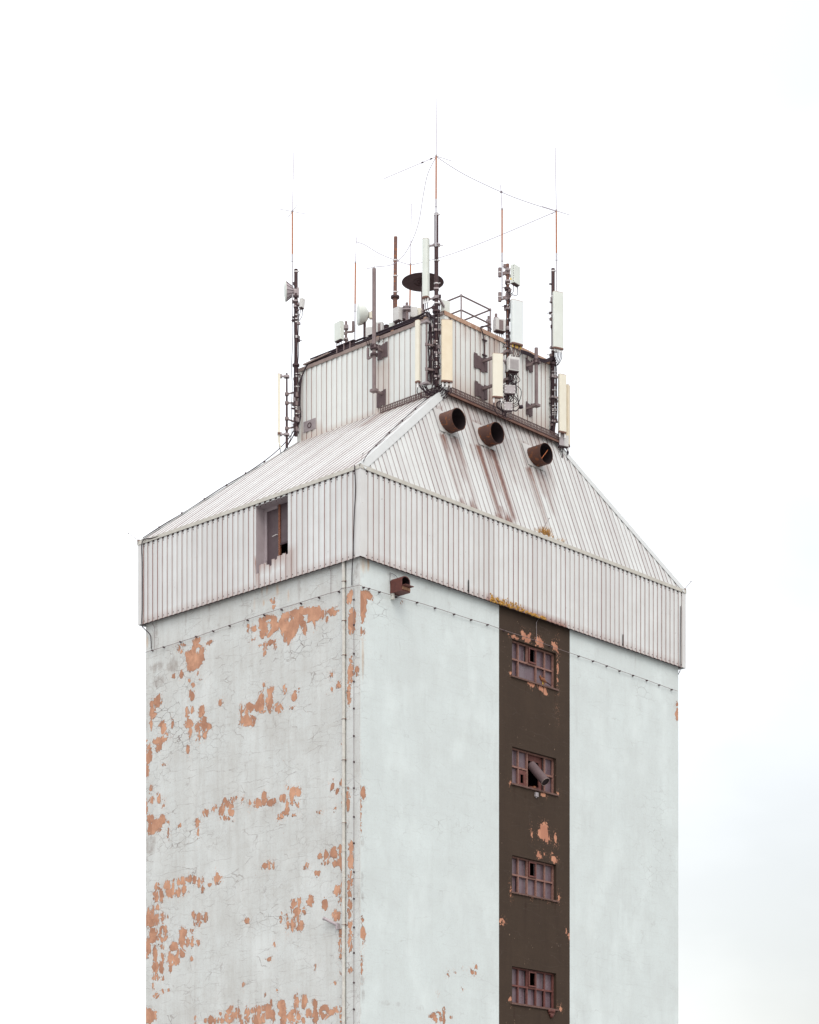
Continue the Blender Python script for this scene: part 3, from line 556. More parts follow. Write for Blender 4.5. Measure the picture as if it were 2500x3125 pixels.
def stR(s, z):
    r = .35 * max(0, 1 - (z - ZB) / .12)
    if mossu[0] - .3 < s < mossu[1] + 1.2: r = max(r, .9 * max(0, 1 - (z - ZB) / .22))
    return r
slots = [on_y(1427, 1780, 0).x, on_y(1898, 1950, 0).x]
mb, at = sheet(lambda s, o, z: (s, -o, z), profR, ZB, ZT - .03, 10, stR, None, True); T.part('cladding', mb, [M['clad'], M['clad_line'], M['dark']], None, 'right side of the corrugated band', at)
mb, at = sheet(lambda s, o, z: (B + o, s, z), profL, ZB, ZT - .03, 2, lambda s, z: 0); T.part('cladding', mb, [M['clad'], M['clad_line'], M['dark']], None, None, at)
mb, at = sheet(lambda s, o, z: (s, A + o, z), profR, ZB, ZT - .03, 2, lambda s, z: 0); T.part('cladding', mb, [M['clad'], M['clad_line'], M['dark']], None, None, at)
for s_ in slots: m_ = MB(); m_.box((s_, -.039, ZB + .02), (s_ + .045, -.0345, ZB + .46)); T.part('cladding_slot', m_, M['void'])
# corner trims of the band
for (x, y, sx, sy) in ((0, 0, -1, -1), (B, 0, 1, -1), (0, A, -1, 1), (B, A, 1, 1)):
    m_ = MB(); o = .038; m_.prism([(x + sx * o, y + sy * o, ZB + .005), (x - sx * .2, y + sy * o, ZB + .005), (x - sx * .2, y + sy * .035, ZB + .005), (x + sx * .035, y + sy * .035, ZB + .005), (x + sx * .035, y - sy * .2, ZB + .005), (x + sx * o, y - sy * .2, ZB + .005)], (0, 0, ZT - .04 - ZB)); T.part('corner_trim', m_, M['clad'], None, None, dict(stain=[.1] * len(m_.v)))
# eaves flashing
def eaves(p, q, nrm, mat=M['flash'], drop=.115, proud=.055, top=.12):
    m = MB(); p, q, nrm = V(p), V(q), V(nrm); L = (q - p).length; n_ = max(2, int(L / 2.4)); d = (q - p) / n_
    for i in range(n_):
        a, b = p + d * i, p + d * (i + 1); j = .003 if i % 2 else 0
        m.prism([a + nrm * (proud + j) - UP * drop, a + nrm * (proud + j) + UP * (.012 + j), a - nrm * top + UP * (.03 + j), a - nrm * top + UP * (.01), a + nrm * (proud - .012), a + nrm * (proud - .012) - UP * drop], b - a)
    return m
e_ = .058
for a, b, nrm in (((-e_, -e_, ZT), (B + e_, -e_, ZT), (0, -1, 0)), ((-e_, A + e_, ZT), (B + e_, A + e_, ZT), (0, 1, 0)), ((-e_, -e_ + .06, ZT), (-e_, A + e_ - .06, ZT), (-1, 0, 0)), ((B + e_, -e_ + .06, ZT), (B + e_, A + e_ - .06, ZT), (1, 0, 0))):
    T.part('eaves_flashing', eaves(a, b, nrm, proud=.0, top=.16), M['flash'])

# --- the door-window behind the torn opening
dz0, dz1 = oZ0a - .2, oZ1; dx = .47; m_ = MB()
m_.quad((-.0, oV1, dz0), (dx, oV1, dz0), (dx, oV1, dz1), (0, oV1, dz1)); m_.quad((0, oV0, dz0), (0, oV0, dz1), (dx, oV0, dz1), (dx, oV0, dz0)); m_.quad((0, oV0, dz1), (0, oV1, dz1), (dx, oV1, dz1), (dx, oV0, dz1)); m_.quad((0, oV0, dz0), (dx, oV0, dz0), (dx, oV1, dz0), (0, oV1, dz0))
dw = T.part('doorway', m_, M['reveal'])
vm = oV1 - (oV1 - oV0) * .46; vf = oV1 - .1
m_ = MB(); m_.box((dx - .06, oV1 - .10, dz0), (dx, oV1, dz1)); m_.box((dx - .06, vm + .1, dz1 - .1), (dx, oV1 - .1, dz1)); T.part('door_frame', m_, M['reveal'], dw)
m_ = MB(); m_.box((dx - .03, vm + .04, dz0), (dx, oV1 - .1, dz1 - .1)); T.part('door', m_, M['door'], dw)
m_ = MB(); m_.box((dx - .075, vm - .03, dz0), (dx - .005, vm + .04, dz1)); T.part('door_post', m_, M['post_rust'], dw)
zl = dz0 + 1.02; m_ = MB(); m_.box((dx - .03, oV0, zl), (dx, vm - .03, dz1)); T.part('door', m_, M['door'], dw)
m_ = MB(); m_.box((dx - .07, oV0, zl - .06), (dx - .01, vm - .03, zl)); T.part('rail', m_, M['dark'], dw)
m_ = MB(); m_.box((dx + .5, oV0, dz0), (dx + .52, vm, zl)); T.part('interior', m_, M['void'], dw)
m_ = MB(); hz = dz0 + 1.35; m_.tube([(dx - .03, vm + .1, hz), (dx - .1, vm + .1, hz), (dx - .11, vm + .3, hz - .03)], .014); T.part('handle', m_, M['clamp'], dw)

# --- hipped roof
def corr_roof(P, L, s0, s1, rows, stain, nrm, pitch=PITCH):
    mb = MB(); at = []; va = []; q = .5; nrm = V(nrm).normalized(); prof = profile(L, pitch, .022, .13)
    ref = []
    for s, o, k in prof: ref.append((s, o, k))
    for (a, oa, k), (b, ob, _) in zip(ref, ref[1:]):
        vs = []
        if k: q = random.random()
        va += [q] * (2 * rows + 2)
        for j in range(rows + 1):
            for s, o in ((a, oa), (b, ob)):
                tm = max(0., min(1., s / s0 if s0 else 1, (L - s) / (L - s1))); t = tm * j / rows
                vs.append(V(P(s, t)) + nrm * o); at.append(stain(s, t))
        mb.add(vs, [(2 * j, 2 * j + 1, 2 * j + 3, 2 * j + 2) for j in range(rows)], False, 1 if k else 0)
    return mb, dict(stain=at, var=va)
RH = PZ0 - ZT
def on_rr(px, py):                                          # photo point on the steep right roof -> (u, t)
    n_ = V((0, -RH, PV0)); r = ray(px, py); p = CAM + r * ((V((0, 0, ZT)) - CAM).dot(n_) / r.dot(n_)); return p.x, p.y / PV0
zr = zm(1050, 1200, .4348); streaks = []
for (x0, y0), (x1, y1), wd, k in (((695, 295), (728, 415), .07, .9), ((765, 320), (800, 420), .05, .5), ((795, 320), (845, 530), .05, .9), ((845, 530), (935, 790), .04, .45), ((945, 380), (1085, 850), .075, .95), ((1045, 400), (1190, 895), .095, 1.), ((1005, 400), (1035, 470), .06, .7), ((1310, 530), (1412, 900), .05, .85), ((1350, 545), (1400, 720), .04, .6), ((1395, 560), (1450, 800), .05, .5), ((890, 370), (925, 480), .04, .35), ((1110, 330), (1200, 640), .05, .35), ((1170, 330), (1260, 700), .06, .3), ((850, 130), (960, 480), .1, .22), ((1230, 330), (1330, 700), .08, .25), ((1090, 800), (1100, 860), .12, .6), ((640, 90), (690, 130), .2, .5), ((900, 190), (960, 230), .3, .6), ((1240, 345), (1300, 380), .2, .4)):
    u0, t0 = on_rr(*zr(x0, y0)); u1, t1 = on_rr(*zr(x1, y1)); streaks.append(((u0 + u1) / 2, max(t0, t1), min(t0, t1), wd, k))
for dpx, dpy in ((1362, 1330), (1478, 1372), (1628, 1434)):
    u0, t0 = on_rr(dpx, dpy)
    for k in range(7): streaks.append((u0 + random.uniform(-.45, .5), t0 - .02, max(.02, t0 - random.choice([.08, .15, .2, .35, .5])), random.uniform(.02, .05), random.uniform(.3, .7)))
for k in range(26): u0 = random.uniform(PU0 + .3, PU1 - .6); t1 = random.uniform(.45, .8); streaks.append((u0, .97, t1, random.uniform(.02, .06), random.uniform(.2, .5)))
pools = [(*on_rr(*zr(x, y)), rw, k) for x, y, rw, k in ((825, 745, .25, .6), (905, 780, .3, .7), (1085, 845, .32, .8), (1150, 875, .3, .9))]
def stRR(u, t):
    r = .42 * max(0, (t - .8) / .2) * (1 if u < PU1 - 1.3 else .4)
    for uu, ta, tb, wd, k in streaks:
        wd = wd * 1.3 + .04
        if abs(u - uu) < wd * 1.3 and tb - .03 < t < ta + .01:
            r = max(r, k * min(1, max(0, 1.45 - abs(u - uu) / wd)) * min(1, (t - tb + .03) / .06) * (.65 + .35 * (t - tb) / (ta - tb + 1e-6)))
    for uu, tt, rw, k in pools:
        q = abs(u - uu) / rw + max(0, t - .02) / .09
        if q < 1: r = max(r, k * min(1, 1.5 * (1 - q)))
    return r
def stLR(v, t):
    r = .25 * max(0, (t - .86) / .14)
    if 1.9 < v < 7 and t > .8: r = max(r, .5 * math.exp(-((v - 4.75) / .35) ** 2))
    if t < .25: r = max(r, .22 * (1 - t / .25) * (1 if v < 2.5 else .4))
    return r
mb, at = corr_roof(lambda s, t: (s, PV0 * t, ZT + RH * t), B, PU0, PU1, 54, stRR, (0, -RH, PV0)); rfp = T.part('roof', mb, [M['roof'], M['roof_line']], None, 'steep right roof slope streaked with rust', at)
mb, at = corr_roof(lambda s, t: (PU0 * t, s, ZT + RH * t), A, PV0, PV1, 24, stLR, (-RH, 0, PU0), .305); rlp = T.part('roof', mb, [M['roof'], M['roof_line']], None, 'shallow left roof slope', at)
mb, at = corr_roof(lambda s, t: (s, A - (A - PV1) * t, ZT + RH * t), B, PU0, PU1, 2, lambda a, b: 0, (0, RH, A - PV1)); T.part('roof', mb, [M['roof'], M['roof_line']], None, None, at)
mb, at = corr_roof(lambda s, t: (B - (B - PU1) * t, s, ZT + RH * t), A, PV0, PV1, 2, lambda a, b: 0, (RH, 0, B - PU1)); T.part('roof', mb, [M['roof'], M['roof_line']], None, None, at)
def hip(p, q, n1, n2, w1_, w2_):
    m = MB(); p, q = V(p), V(q); d = (q - p).normalized(); n1, n2 = V(n1).normalized(), V(n2).normalized()
    s1 = d.cross(n1).normalized(); s2 = d.cross(n2).normalized()
    if s1.dot(s2) > 0: s2 = -s2
    up = (n1 + n2).normalized() * .045
    # wings lie on each slope
    def wing(sv, wd, nn):
        seg = 3; dd = (q - p) / seg
        for i in range(seg):
            a = p + dd * i; j = .004 * (i % 2)
            m.prism([a + up + nn * j, a + sv * wd + nn * (.036 + j), a + sv * wd + nn * (.024 + j), a + up - nn * .01], dd * 1.0)
    wing(s1, w1_, n1); wing(s2, w2_, n2); return m
nR, nL, nBk, nRt = V((0, -RH, PV0)), V((-RH, 0, PU0)), V((0, RH, A - PV1)), V((RH, 0, B - PU1))
def side(d, nn, toward): s = V(d).cross(nn).normalized(); return s if s.dot(V(toward)) > 0 else -s
def hipcap(p, q, na, ta, nb, tb, wa, wb):
    m = MB(); p, q = V(p), V(q); na, nb = na.normalized(), nb.normalized(); sa, sb = side(q - p, na, ta), side(q - p, nb, tb); ridge = (na + nb).normalized() * .055
    seg = 3; dd = (q - p) / seg
    for i in range(seg):
        a = p + dd * i; j = .004 * (i % 2)
        for nn, sv, wd in ((na, sa, wa), (nb, sb, wb)):
            m.prism([a + ridge * (1 + j * 10), a + sv * wd + nn * (.038 + j), a + sv * wd + nn * .026, a + ridge * .7], dd)
    return m
T.part('hip_cap', hipcap((0.0, 0, ZT + .02), (PU0, PV0, PZ0), nR, (1, 0, 0), nL, (0, 1, 0), .22, .13), M['cap'])
T.part('hip_cap', hipcap((B, 0, ZT + .02), (PU1, PV0, PZ0), nR, (-1, 0, 0), nRt, (0, 1, 0), .22, .2), M['cap'])
T.part('hip_cap', hipcap((0, A, ZT + .02), (PU0, PV1, PZ0), nL, (0, -1, 0), nBk, (1, 0, 0), .05, .2), M['cap'])
T.part('hip_cap', hipcap((B, A, ZT + .02), (PU1, PV1, PZ0), nRt, (0, -1, 0), nBk, (-1, 0, 0), .2, .2), M['cap'])

# --- upper box (penthouse)
LU, LV = PU1 - PU0, PV1 - PV0
pl = profile(LV, PITCH, .024, .2); pr = profile(LU, PITCH, .024, .2)
plateL = on_x(1168, 1072, PU0).y
def stPL(s, z):
    v = PV0 + s; r = .04
    if abs(v - plateL) < .38 and z < PZ1 - .9: r = .3
    if s > LV - 1.3 and z < PZ0 + .5: r = .3
    return max(r, .3 * max(0, 1 - (z - PZ0) / .2))
def stPR(s, z): return .05 + .4 * max(0, 1 - (PZ1 - z) / .8) * (.5 + .5 * math.sin(s * 7)) + .4 * max(0, 1 - (z - PZ0) / .9) + (.3 if 2.4 < s < 2.9 else 0)
mb, at = sheet(lambda s, o, z: (PU0 - o, PV0 + s, z), pl, PZ0 - .1, PZ1, 8, stPL); T.part('upper_wall', mb, [M['ph'], M['ph_line']], None, 'left side of the corrugated box on the roof', at)
mb, at = sheet(lambda s, o, z: (PU0 + s, PV0 - o, z), pr, PZ0 - .25, PZ1, 8, stPR); T.part('upper_wall', mb, [M['ph'], M['ph_line']], None, 'right side of the corrugated box on the roof, stained brown', at)
mb, at = sheet(lambda s, o, z: (PU1 + o, PV0 + s, z), pl, PZ0 - .1, PZ1, 2, lambda s, z: 0); T.part('upper_wall', mb, [M['ph'], M['ph_line']], None, None, at)
mb, at = sheet(lambda s, o, z: (PU0 + s, PV1 + o, z), pr, PZ0 - .1, PZ1, 2, lambda s, z: 0); T.part('upper_wall', mb, [M['ph'], M['ph_line']], None, None, at)
m_ = MB(); m_.box((PU0 + .03, PV0 + .03, PZ1 - .14), (PU1 - .03, PV1 - .03, PZ1 - .06)); T.part('flat_roof', m_, M['flash_grey'])
f2 = .06
T.part('upper_flashing', eaves((PU0 - f2, PV0 - f2, PZ1 + .05), (PU1 + f2, PV0 - f2, PZ1 + .05), (0, -1, 0), drop=.14, proud=0, top=.14), M['flash_rust'], None, 'rust-brown flashing along the top')
T.part('upper_flashing', eaves((PU0 - f2, PV0 + .0, PZ1 + .05), (PU0 - f2, PV1 - .0, PZ1 + .05), (-1, 0, 0), drop=.12, proud=0, top=.14), M['flash_grey'])
T.part('upper_flashing', eaves((PU1 + f2, PV0 + .0, PZ1 + .05), (PU1 + f2, PV1 - .0, PZ1 + .05), (1, 0, 0), drop=.12, proud=0, top=.14), M['flash_grey'])
T.part('upper_flashing', eaves((PU0 - f2, PV1 + f2, PZ1 + .05), (PU1 + f2, PV1 + f2, PZ1 + .05), (0, 1, 0), drop=.12, proud=0, top=.14), M['flash_grey'])
for (x, y, sx, sy) in ((PU0, PV0, -1, -1), (PU1, PV0, 1, -1), (PU0, PV1, -1, 1), (PU1, PV1, 1, 1)):
    m_ = MB(); o = .035; m_.prism([(x + sx * o, y + sy * o, PZ0 - .1), (x - sx * .17, y + sy * o, PZ0 - .1), (x - sx * .17, y + sy * .026, PZ0 - .1), (x + sx * .026, y + sy * .026, PZ0 - .1), (x + sx * .026, y - sy * .17, PZ0 - .1), (x + sx * o, y - sy * .17, PZ0 - .1)], (0, 0, PZ1 - PZ0 + .02)); T.part('corner_trim', m_, M['ph'], None, None, dict(stain=[.1] * len(m_.v)))
# steel plate with a round port, bottom left of the box
c0, c1 = on_x(966, 1290, PU0).y, on_x(929, 1300, PU0).y; m_ = MB(); zc = zat(1299, (PU0, (c0 + c1) / 2)); m_.box((PU0 - .045, c0, zc - .2), (PU0 - .032, c1, zc + .2)); pc = T.part('cover_plate', m_, M['galv'])
m_ = MB(); m_.ring((PU0 - .05, (c0 + c1) / 2, zc), (1, 0, 0), .09, .018, 20); T.part('port_ring', m_, M['dark'], pc)

#@@EQUIP
# ================================================================== things on and around the tower
def arc(p, q, sag, n=14, side=V((0, 0, -1))):
    p, q = V(p), V(q); return [p.lerp(q, i / n) + side * (sag * 4 * (i / n) * (1 - i / n)) for i in range(n + 1)]
def smooth(pts, n=6):
    pts = [V(p) for p in pts]; P_ = [pts[0]] + pts + [pts[-1]]; o = []
    for i in range(1, len(P_) - 2):
        a, b, c, d = P_[i - 1:i + 3]
        for k in range(n):
            t = k / n; o.append(.5 * ((2 * b) + (c - a) * t + (2 * a - 5 * b + 4 * c - d) * t * t + (3 * b - a - 3 * c + d) * t ** 3))
    return o + [pts[-1]]
def depth(p): return (V(p) - CAM).dot(F3)

# --- vent ducts in the steep roof
def duct(px, py, label, bare):
    y_ = PV0 * .75
    for _ in range(30):
        p = on_y(px, py, y_); y_ = PV0 * (p.z - ZT) / RH - .62
    p = on_y(px, py, y_); r = .372; yr = y_ + .62
    t = Thing('vent_duct', label, 'vent duct', (p.x, yr, p.z), 'rusty round ducts through the steep roof')
    n = 30; rings = 9; m = MB(); vs = []
    for i in range(rings):
        f = i / (rings - 1)
        for k in range(n):
            a = 2 * math.pi * k / n; dz = r * math.cos(a); rr = r * (1 + (.018 if i % 2 else 0))
            yb = yr + PV0 / RH * dz + .06; vs.append((p.x + rr * math.sin(a), yb + (y_ - yb) * f, p.z + rr * math.cos(a)))
    m.add(vs, [(i * n + k, (i + 1) * n + k, (i + 1) * n + (k + 1) % n, i * n + (k + 1) % n) for i in range(rings - 1) for k in range(n)], True)
    m.ring((p.x, y_, p.z), (0, 1, 0), r, .012, 30)
    dp = t.part('duct_pipe', m, M['duct'])
    m = MB(); vs = []
    for f in (0, 1):
        for k in range(n):
            a = 2 * math.pi * k / n; vs.append((p.x + (r - .012) * math.sin(a), y_ + .01 + f * .9, p.z + (r - .012) * math.cos(a)))
    m.add(vs, [(k, (k + 1) % n, n + (k + 1) % n, n + k) for k in range(n)], True); m.add(vs[n:], [tuple(range(n))])
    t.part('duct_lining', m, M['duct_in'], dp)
    nn = V((0, -RH, PV0)).normalized(); sl_ = V((0, PV0, RH)).normalized(); c = V((p.x - .04, yr, p.z)) + nn * .05
    m = MB(); m.obox(c, V((.47, 0, 0)), sl_ * .47, nn * .006)
    for k in range(4):
        m.obox(c + V((-.38 + k * .25, 0, 0)) - sl_ * .47 - nn * .012, V((.03, 0, 0)), sl_ * .02, nn * .012)
    t.part('base_plate', m, M['roof'], None, None, dict(stain=[.12 + .1 * random.random() for _ in m.v]))
    if bare:
        m = MB(); m.bar((p.x - .02 - .2, y_ + .08, p.z - .27), (p.x + .22, y_ + .1, p.z + .22), .02, .02); t.part('cross_rod', m, M['rust'], dp)
duct(1400, 1279, 'rusty vent duct nearest the corner of the steep roof', False)
duct(1517.7, 1321, 'middle rusty vent duct on the steep roof, above the longest stains', False)
duct(1667, 1384, 'rusty vent duct nearest the right hip, with a rod across its mouth', True)

# --- maroon nesting box on the wall
f0, f1 = on_y(1226, 1780, D - .53), on_y(1252, 1780, D - .53); zb_, zt_ = zat(1801, f0), zat(1756, (f0.x + .1, f0.y))
t = Thing('nest_box', 'maroon box with an arched open front on the right wall', 'nest box', ((f0.x + f1.x) / 2, D, zb_))
def arch(x0, x1, a, b, y, n=8):
    r = (x1 - x0) / 2; h = min(r * .75, .14); o = [(x0, y, a), (x1, y, a)]
    return o + [((x0 + x1) / 2 + r * math.cos(math.pi * k / n), y, b - h + h * math.sin(math.pi * k / n)) for k in range(n + 1)]
O_, I_ = arch(f0.x, f1.x, zb_, zt_, 0), arch(f0.x + .025, f1.x - .025, zb_ + .15, zt_ - .025, 0); m = MB(); yf, yb = D - .53, D - .004
n_ = len(O_); P_ = lambda L, y: [(a, y, c) for a, _, c in L]
m.add(P_(O_, yf) + P_(O_, yb), [((i + 1) % n_, i, n_ + i, n_ + (i + 1) % n_) for i in range(n_)])
m.add(P_(O_, yf) + P_(I_, yf), [(i, (i + 1) % n_, n_ + (i + 1) % n_, n_ + i) for i in range(n_)])
t.part('shell', m, M['maroon'])
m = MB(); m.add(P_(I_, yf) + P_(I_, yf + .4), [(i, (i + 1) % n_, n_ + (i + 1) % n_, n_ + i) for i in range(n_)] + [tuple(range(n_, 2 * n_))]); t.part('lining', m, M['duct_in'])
m = MB(); m.box((f0.x + .02, yf - .02, zb_ + .05), (f1.x - .01, yf - .003, zb_ + .145)); t.part('front_board', m, M['wood'])
m = MB(); m.box((f0.x - .01, yf - .2, zb_ + .148), (f1.x - .03, yf + .06, zb_ + .172)); t.part('perch', m, M['maroon'])
m = MB(); m.box((f0.x + .02, D - .12, zb_ - .2), (f0.x + .1, D - .003, zb_)); t.part('bracket', m, M['pipe_white'])
m = MB(); wz = zt_ + .16; m.tube([(f0.x - .05, D - .05, zt_ - .2), (f0.x - .05, D - .05, wz), (f0.x + .22, D - .05, wz - .03), (f0.x + .3, D - .1, zt_)], .008, 5); t.part('hanging_wire', m, M['cable'])

# --- pipe poking out of the broken window
mo = on_y(1665, 2386, D - .45); r_ = .165
t = Thing('waste_pipe', 'thick grey pipe sloping out of the broken second window', 'pipe', mo)
ax = V((.03, -.66, -.72)).normalized(); m = MB(); n = 22; vs = []
for L_, rr in ((0, r_), (.03, r_ + .012), (.07, r_), (.95, r_)):
    c = mo - ax * L_; a = ax.orthogonal().normalized(); b = ax.cross(a); vs += [c + (a * math.cos(2 * math.pi * k / n) + b * math.sin(2 * math.pi * k / n)) * rr for k in range(n)]
m.add(vs, [(i * n + k, i * n + (k + 1) % n, (i + 1) * n + (k + 1) % n, (i + 1) * n + k) for i in range(3) for k in range(n)], True); t.part('pipe', m, M['patch'])
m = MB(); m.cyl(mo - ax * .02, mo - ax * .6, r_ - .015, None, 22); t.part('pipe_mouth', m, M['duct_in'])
m = MB(); m.ring(mo, ax, r_ - .004, .012, 24); t.part('rim', m, M['flash_grey'])
m = MB(); m.box((mo.x - .12, D - .03, SILLS[1] + .015), (mo.x - .02, D + .06, mo.z - .1)); t.part('prop', m, M['post_rust'])
# --- small things on the stripe
p = on_y(1637, 2425, D - .03); m = MB(); m.box((p.x - .075, D - .075, p.z - .075), (p.x + .075, D - .003, p.z + .075)); m.ring((p.x + .01, D - .077, p.z), (0, 1, 0), .025, .006, 12); m.box((p.x - .03, D - .05, p.z - .12), (p.x + .01, D - .02, p.z - .075))
solo('junction_box', m, M['unit_grey'], 'small white junction box under the broken window', 'junction box', bevel=.008)
p = on_y(1681, 3095, D); m = MB()
for dx_, dz_, w_, h_ in ((-.12, .1, .09, .08), (.0, .1, .1, .08), (.1, .1, .07, .08), (0, -.06, .17, .09)): m.lathe((p.x + dx_, D - .003, p.z + dz_), (0, -1, 0), [(.0, 0), (h_, 0), (h_ * .95, .06), (h_ * .5, .1), (0, .11)], 10)
m.box((p.x - .14, D - .07, p.z - .02), (p.x + .14, D - .003, p.z + .05)); solo('rusty_bracket', m, M['maroon'], 'lump of rusty bracket below the lowest window', 'bracket')
# bird on the top window sill
p = on_y(1657, 2088, D - .03); p.z = SILLS[0] - .004; tb = Thing('bird', 'reddish brown bird perched on the sill of the top window', 'bird', p)
m = MB(); bx_ = V((.86, -.3, -.42)).normalized(); body = p + V((0, 0, .17))
m.lathe(body - bx_ * .14, bx_, [(.002, 0), (.035, .02), (.062, .06), (.075, .12), (.066, .18), (.045, .24), (.022, .3), (.012, .33)], 14)
m.lathe(body - bx_ * .12 + V((-.005, -.01, -.01)), V((-.25, -.1, 1)), [(.03, 0), (.044, .03), (.046, .06), (.036, .09), (.002, .108)], 12); tb.part('body', m, M['feather'])
m = MB(); m.prism([body + bx_ * .14 + V((0, -.03, 0)), body + bx_ * .14 + V((0, .03, 0)), body + bx_ * .38 + V((0, .025, 0)), body + bx_ * .38 + V((0, -.025, 0))], (0, 0, .014)); tb.part('tail', m, M['dark'])
m = MB(); m.cyl(body - bx_ * .155 + V((-.03, -.02, .055)), body - bx_ * .18 + V((-.055, -.035, .04)), .012, .002, 8); tb.part('beak', m, M['dark'])
m = MB(); [m.cyl(p + V((o, 0, 0)), p + V((o, 0, .11)), .006, .008, 6) for o in (-.015, .02)]; tb.part('legs', m, M['yellow'])

# --- drainpipe and broken pipe stub on the left wall
v_ = on_x(1054, 2300, D).y; cx = D - .075; t = Thing('drainpipe', 'white painted drainpipe beside the front corner of the tower', 'drainpipe', (cx, v_, 0))
m = MB(); m.tube([(cx, v_, 0), (cx, v_, zat(1712, (cx, v_)))], .062, 12)
for py in (2235, 2400, 2512, 2596, 2674, 2735, 2822, 2905): z = zat(py, (cx, v_)); m.cyl((cx, v_, z - .04), (cx, v_, z + .04), .07, None, 12)
t.part('pipe', m, M['pipe_white'])
for py in (1775, 1895, 2000, 2195, 2320, 2512, 2822):
    z = zat(py, (cx, v_)); m = MB(); m.ring((cx, v_, z), UP, .066, .01, 16); m.box((cx - .02, v_ - .11, z - .014), (cx + .02, v_ - .06, z + .014)); t.part('pipe_clamp', m, M['tray_rust'])
a, b = on_x(989, 2803, D - .16), on_x(1032, 2824, D - .03); m = MB(); m.tube([a, b], .05, 12); m.cyl(a - (b - a).normalized() * .015, a + (b - a).normalized() * .03, .06); m.box((D - .12, b.y - .06, b.z - .14), (D - .003, b.y + .03, b.z + .06))
m.ring(a - (b - a).normalized() * .016, b - a, .035, .015, 14); solo('pipe_stub', m, M['reveal'], 'broken pipe stub sticking out of the left wall', 'pipe')

# --- lightning conductor strung round the walls
t = Thing('lightning_conductor', 'thin wire on clips strung around the walls below the metal band', 'lightning wire', (D, D, ZS)); o = .07
pL = [on_x(x, y, D - o) for x, y in ((443, 1991), (520, 1968), (600, 1943), (700, 1908), (800, 1875), (900, 1844), (1000, 1812), (1035, 1803))]
pR_ = [on_y(x, y, D - o) for x, y in ((1112, 1792), (1128, 1796), (1160, 1806), (1211, 1821), (1275, 1838), (1330, 1855), (1388, 1874), (1440, 1891), (1490, 1906), (1540, 1924), (1590, 1940), (1640, 1957), (1690, 1975), (1720, 1986), (1768, 2002), (1812, 2017), (1854, 2032), (1893, 2047), (1934, 2061), (1976, 2076), (2014, 2090), (2052, 2104), (2068, 2109))]
m = MB(); m.tube(pL + [on_x(1044, 1795, D - .15), on_x(1062, 1793, D - PR - .05), V((D - PR - o, D - o, ZS + .03))] + pR_, .009, 5); t.part('wire', m, M['pole_grey'])
for p in [on_x(x, y, D - o) for x, y in ((463, 1984), (498, 1974), (549, 1958), (597, 1942), (649, 1925), (699, 1909), (754, 1892), (805, 1876), (858, 1860), (917, 1841), (972, 1823), (1033, 1805))]: m = MB(); m.box((p.x - .014, p.y - .022, p.z - .028), (D - .003, p.y + .022, p.z + .016)); t.part('clip', m, M['dark'])
for p in [pR_[i] for i in (0, 1, 2, 3, 4, 5, 6, 7, 8, 14, 15, 16, 17, 18, 19, 20, 21)] + [on_y(x, y, D - o) for x, y in ((1540, 1924), (1632, 1954), (1680, 1971))]: m = MB(); m.box((p.x - .022, p.y - .014, p.z - .028), (p.x + .022, D - .003, p.z + .016)); t.part('clip', m, M['dark'])
# drops of the same wire
def wirething(pts, r, label, cat='cable', name='cable', mat='cable', n=5, group=None): m = MB(); m.tube(pts, r, n); return solo(name, m, M[mat], label, cat, group)
wirething([on_x(1002, 1722, D - .05), on_x(1010, 1745, D - .05), on_x(1010, 1812, D - .06)], .008, 'short wire drop under the band left of the drainpipe', 'wire', 'wire_drop', 'pole_grey')
wirething([on_x(465, 1902, D - .05), on_x(472, 1915, D - .05), on_x(472, 1982, D - .06)], .008, 'short wire drop at the left end of the left wall', 'wire', 'wire_drop', 'pole_grey')
wirething([on_y(1648, 1880, D - .05), on_y(1637, 1901, D - .05), on_y(1638, 1957, D - .06)], .01, 'short wire drop on the brown stripe above the top window', 'wire', 'wire_drop', 'galv')
pv = [on_x(1080, y, D - PR - .03) for y in (1795, 2000, 2400, 2800, 3200)]; t = Thing('earthing_wire', 'wire with dark clips running down the corner pilaster', 'wire', (D - PR, pv[-1].y, 1)); m = MB(); m.tube(pv, .007, 5); t.part('wire', m, M['pole_grey'])
for py in (1830, 1907, 1995, 2080, 2162, 2246, 2325, 2405, 2493, 2573, 2661, 2743, 2830, 2908, 2999, 3080): p = on_x(1080, py, D - PR - .02); m = MB(); m.lathe((D - PR - .002, p.y, p.z), (-1, 0, 0), [(.034, 0), (.034, .03), (.02, .045), (.001, .045)], 8); t.part('clip', m, M['dark'])
# black cables down the corners of the band
wirething(smooth([on_x(1082, 1420, -.08), on_x(1084, 1450, -.09), on_x(1085, 1500, -.06), on_x(1082, 1560, -.06), on_x(1079, 1650, -.06), on_x(1078, 1695, -.05), on_x(1075, 1735, D - .12), on_x(1074, 1786, D - PR - .04)]), .018, 'black cable down the metal band at the front corner', n=6)
wirething(smooth([on_x(520, 1623, -.02), on_x(470, 1641, -.06), on_x(444, 1645, -.1), on_x(433, 1660, -.1), on_x(434, 1720, -.06), on_x(434, 1850, -.06), on_x(433, 1905, -.06), on_x(440, 1918, D - .2), on_x(457, 1935, D - .07), on_x(461, 1950, D - .06), on_x(462, 1980, D - .05)]), .018, 'black cable down the metal band at the left corner', n=6)
wirething(smooth([on_y(2078, 1850, -.06), on_y(2077, 1950, -.06), on_y(2076, 2038, -.06), on_y(2074, 2050, 0), on_y(2070, 2058, D - .06)]), .014, 'dark cable down the metal band at the right corner', n=6)
def roofpt(px, py, off=.06):                                # photo point on the shallow left roof
    n_ = V((-RH, 0, PU0)); r = ray(px, py); p = CAM + r * ((V((0, 0, ZT)) - CAM).dot(n_) / r.dot(n_)); return p + n_.normalized() * off
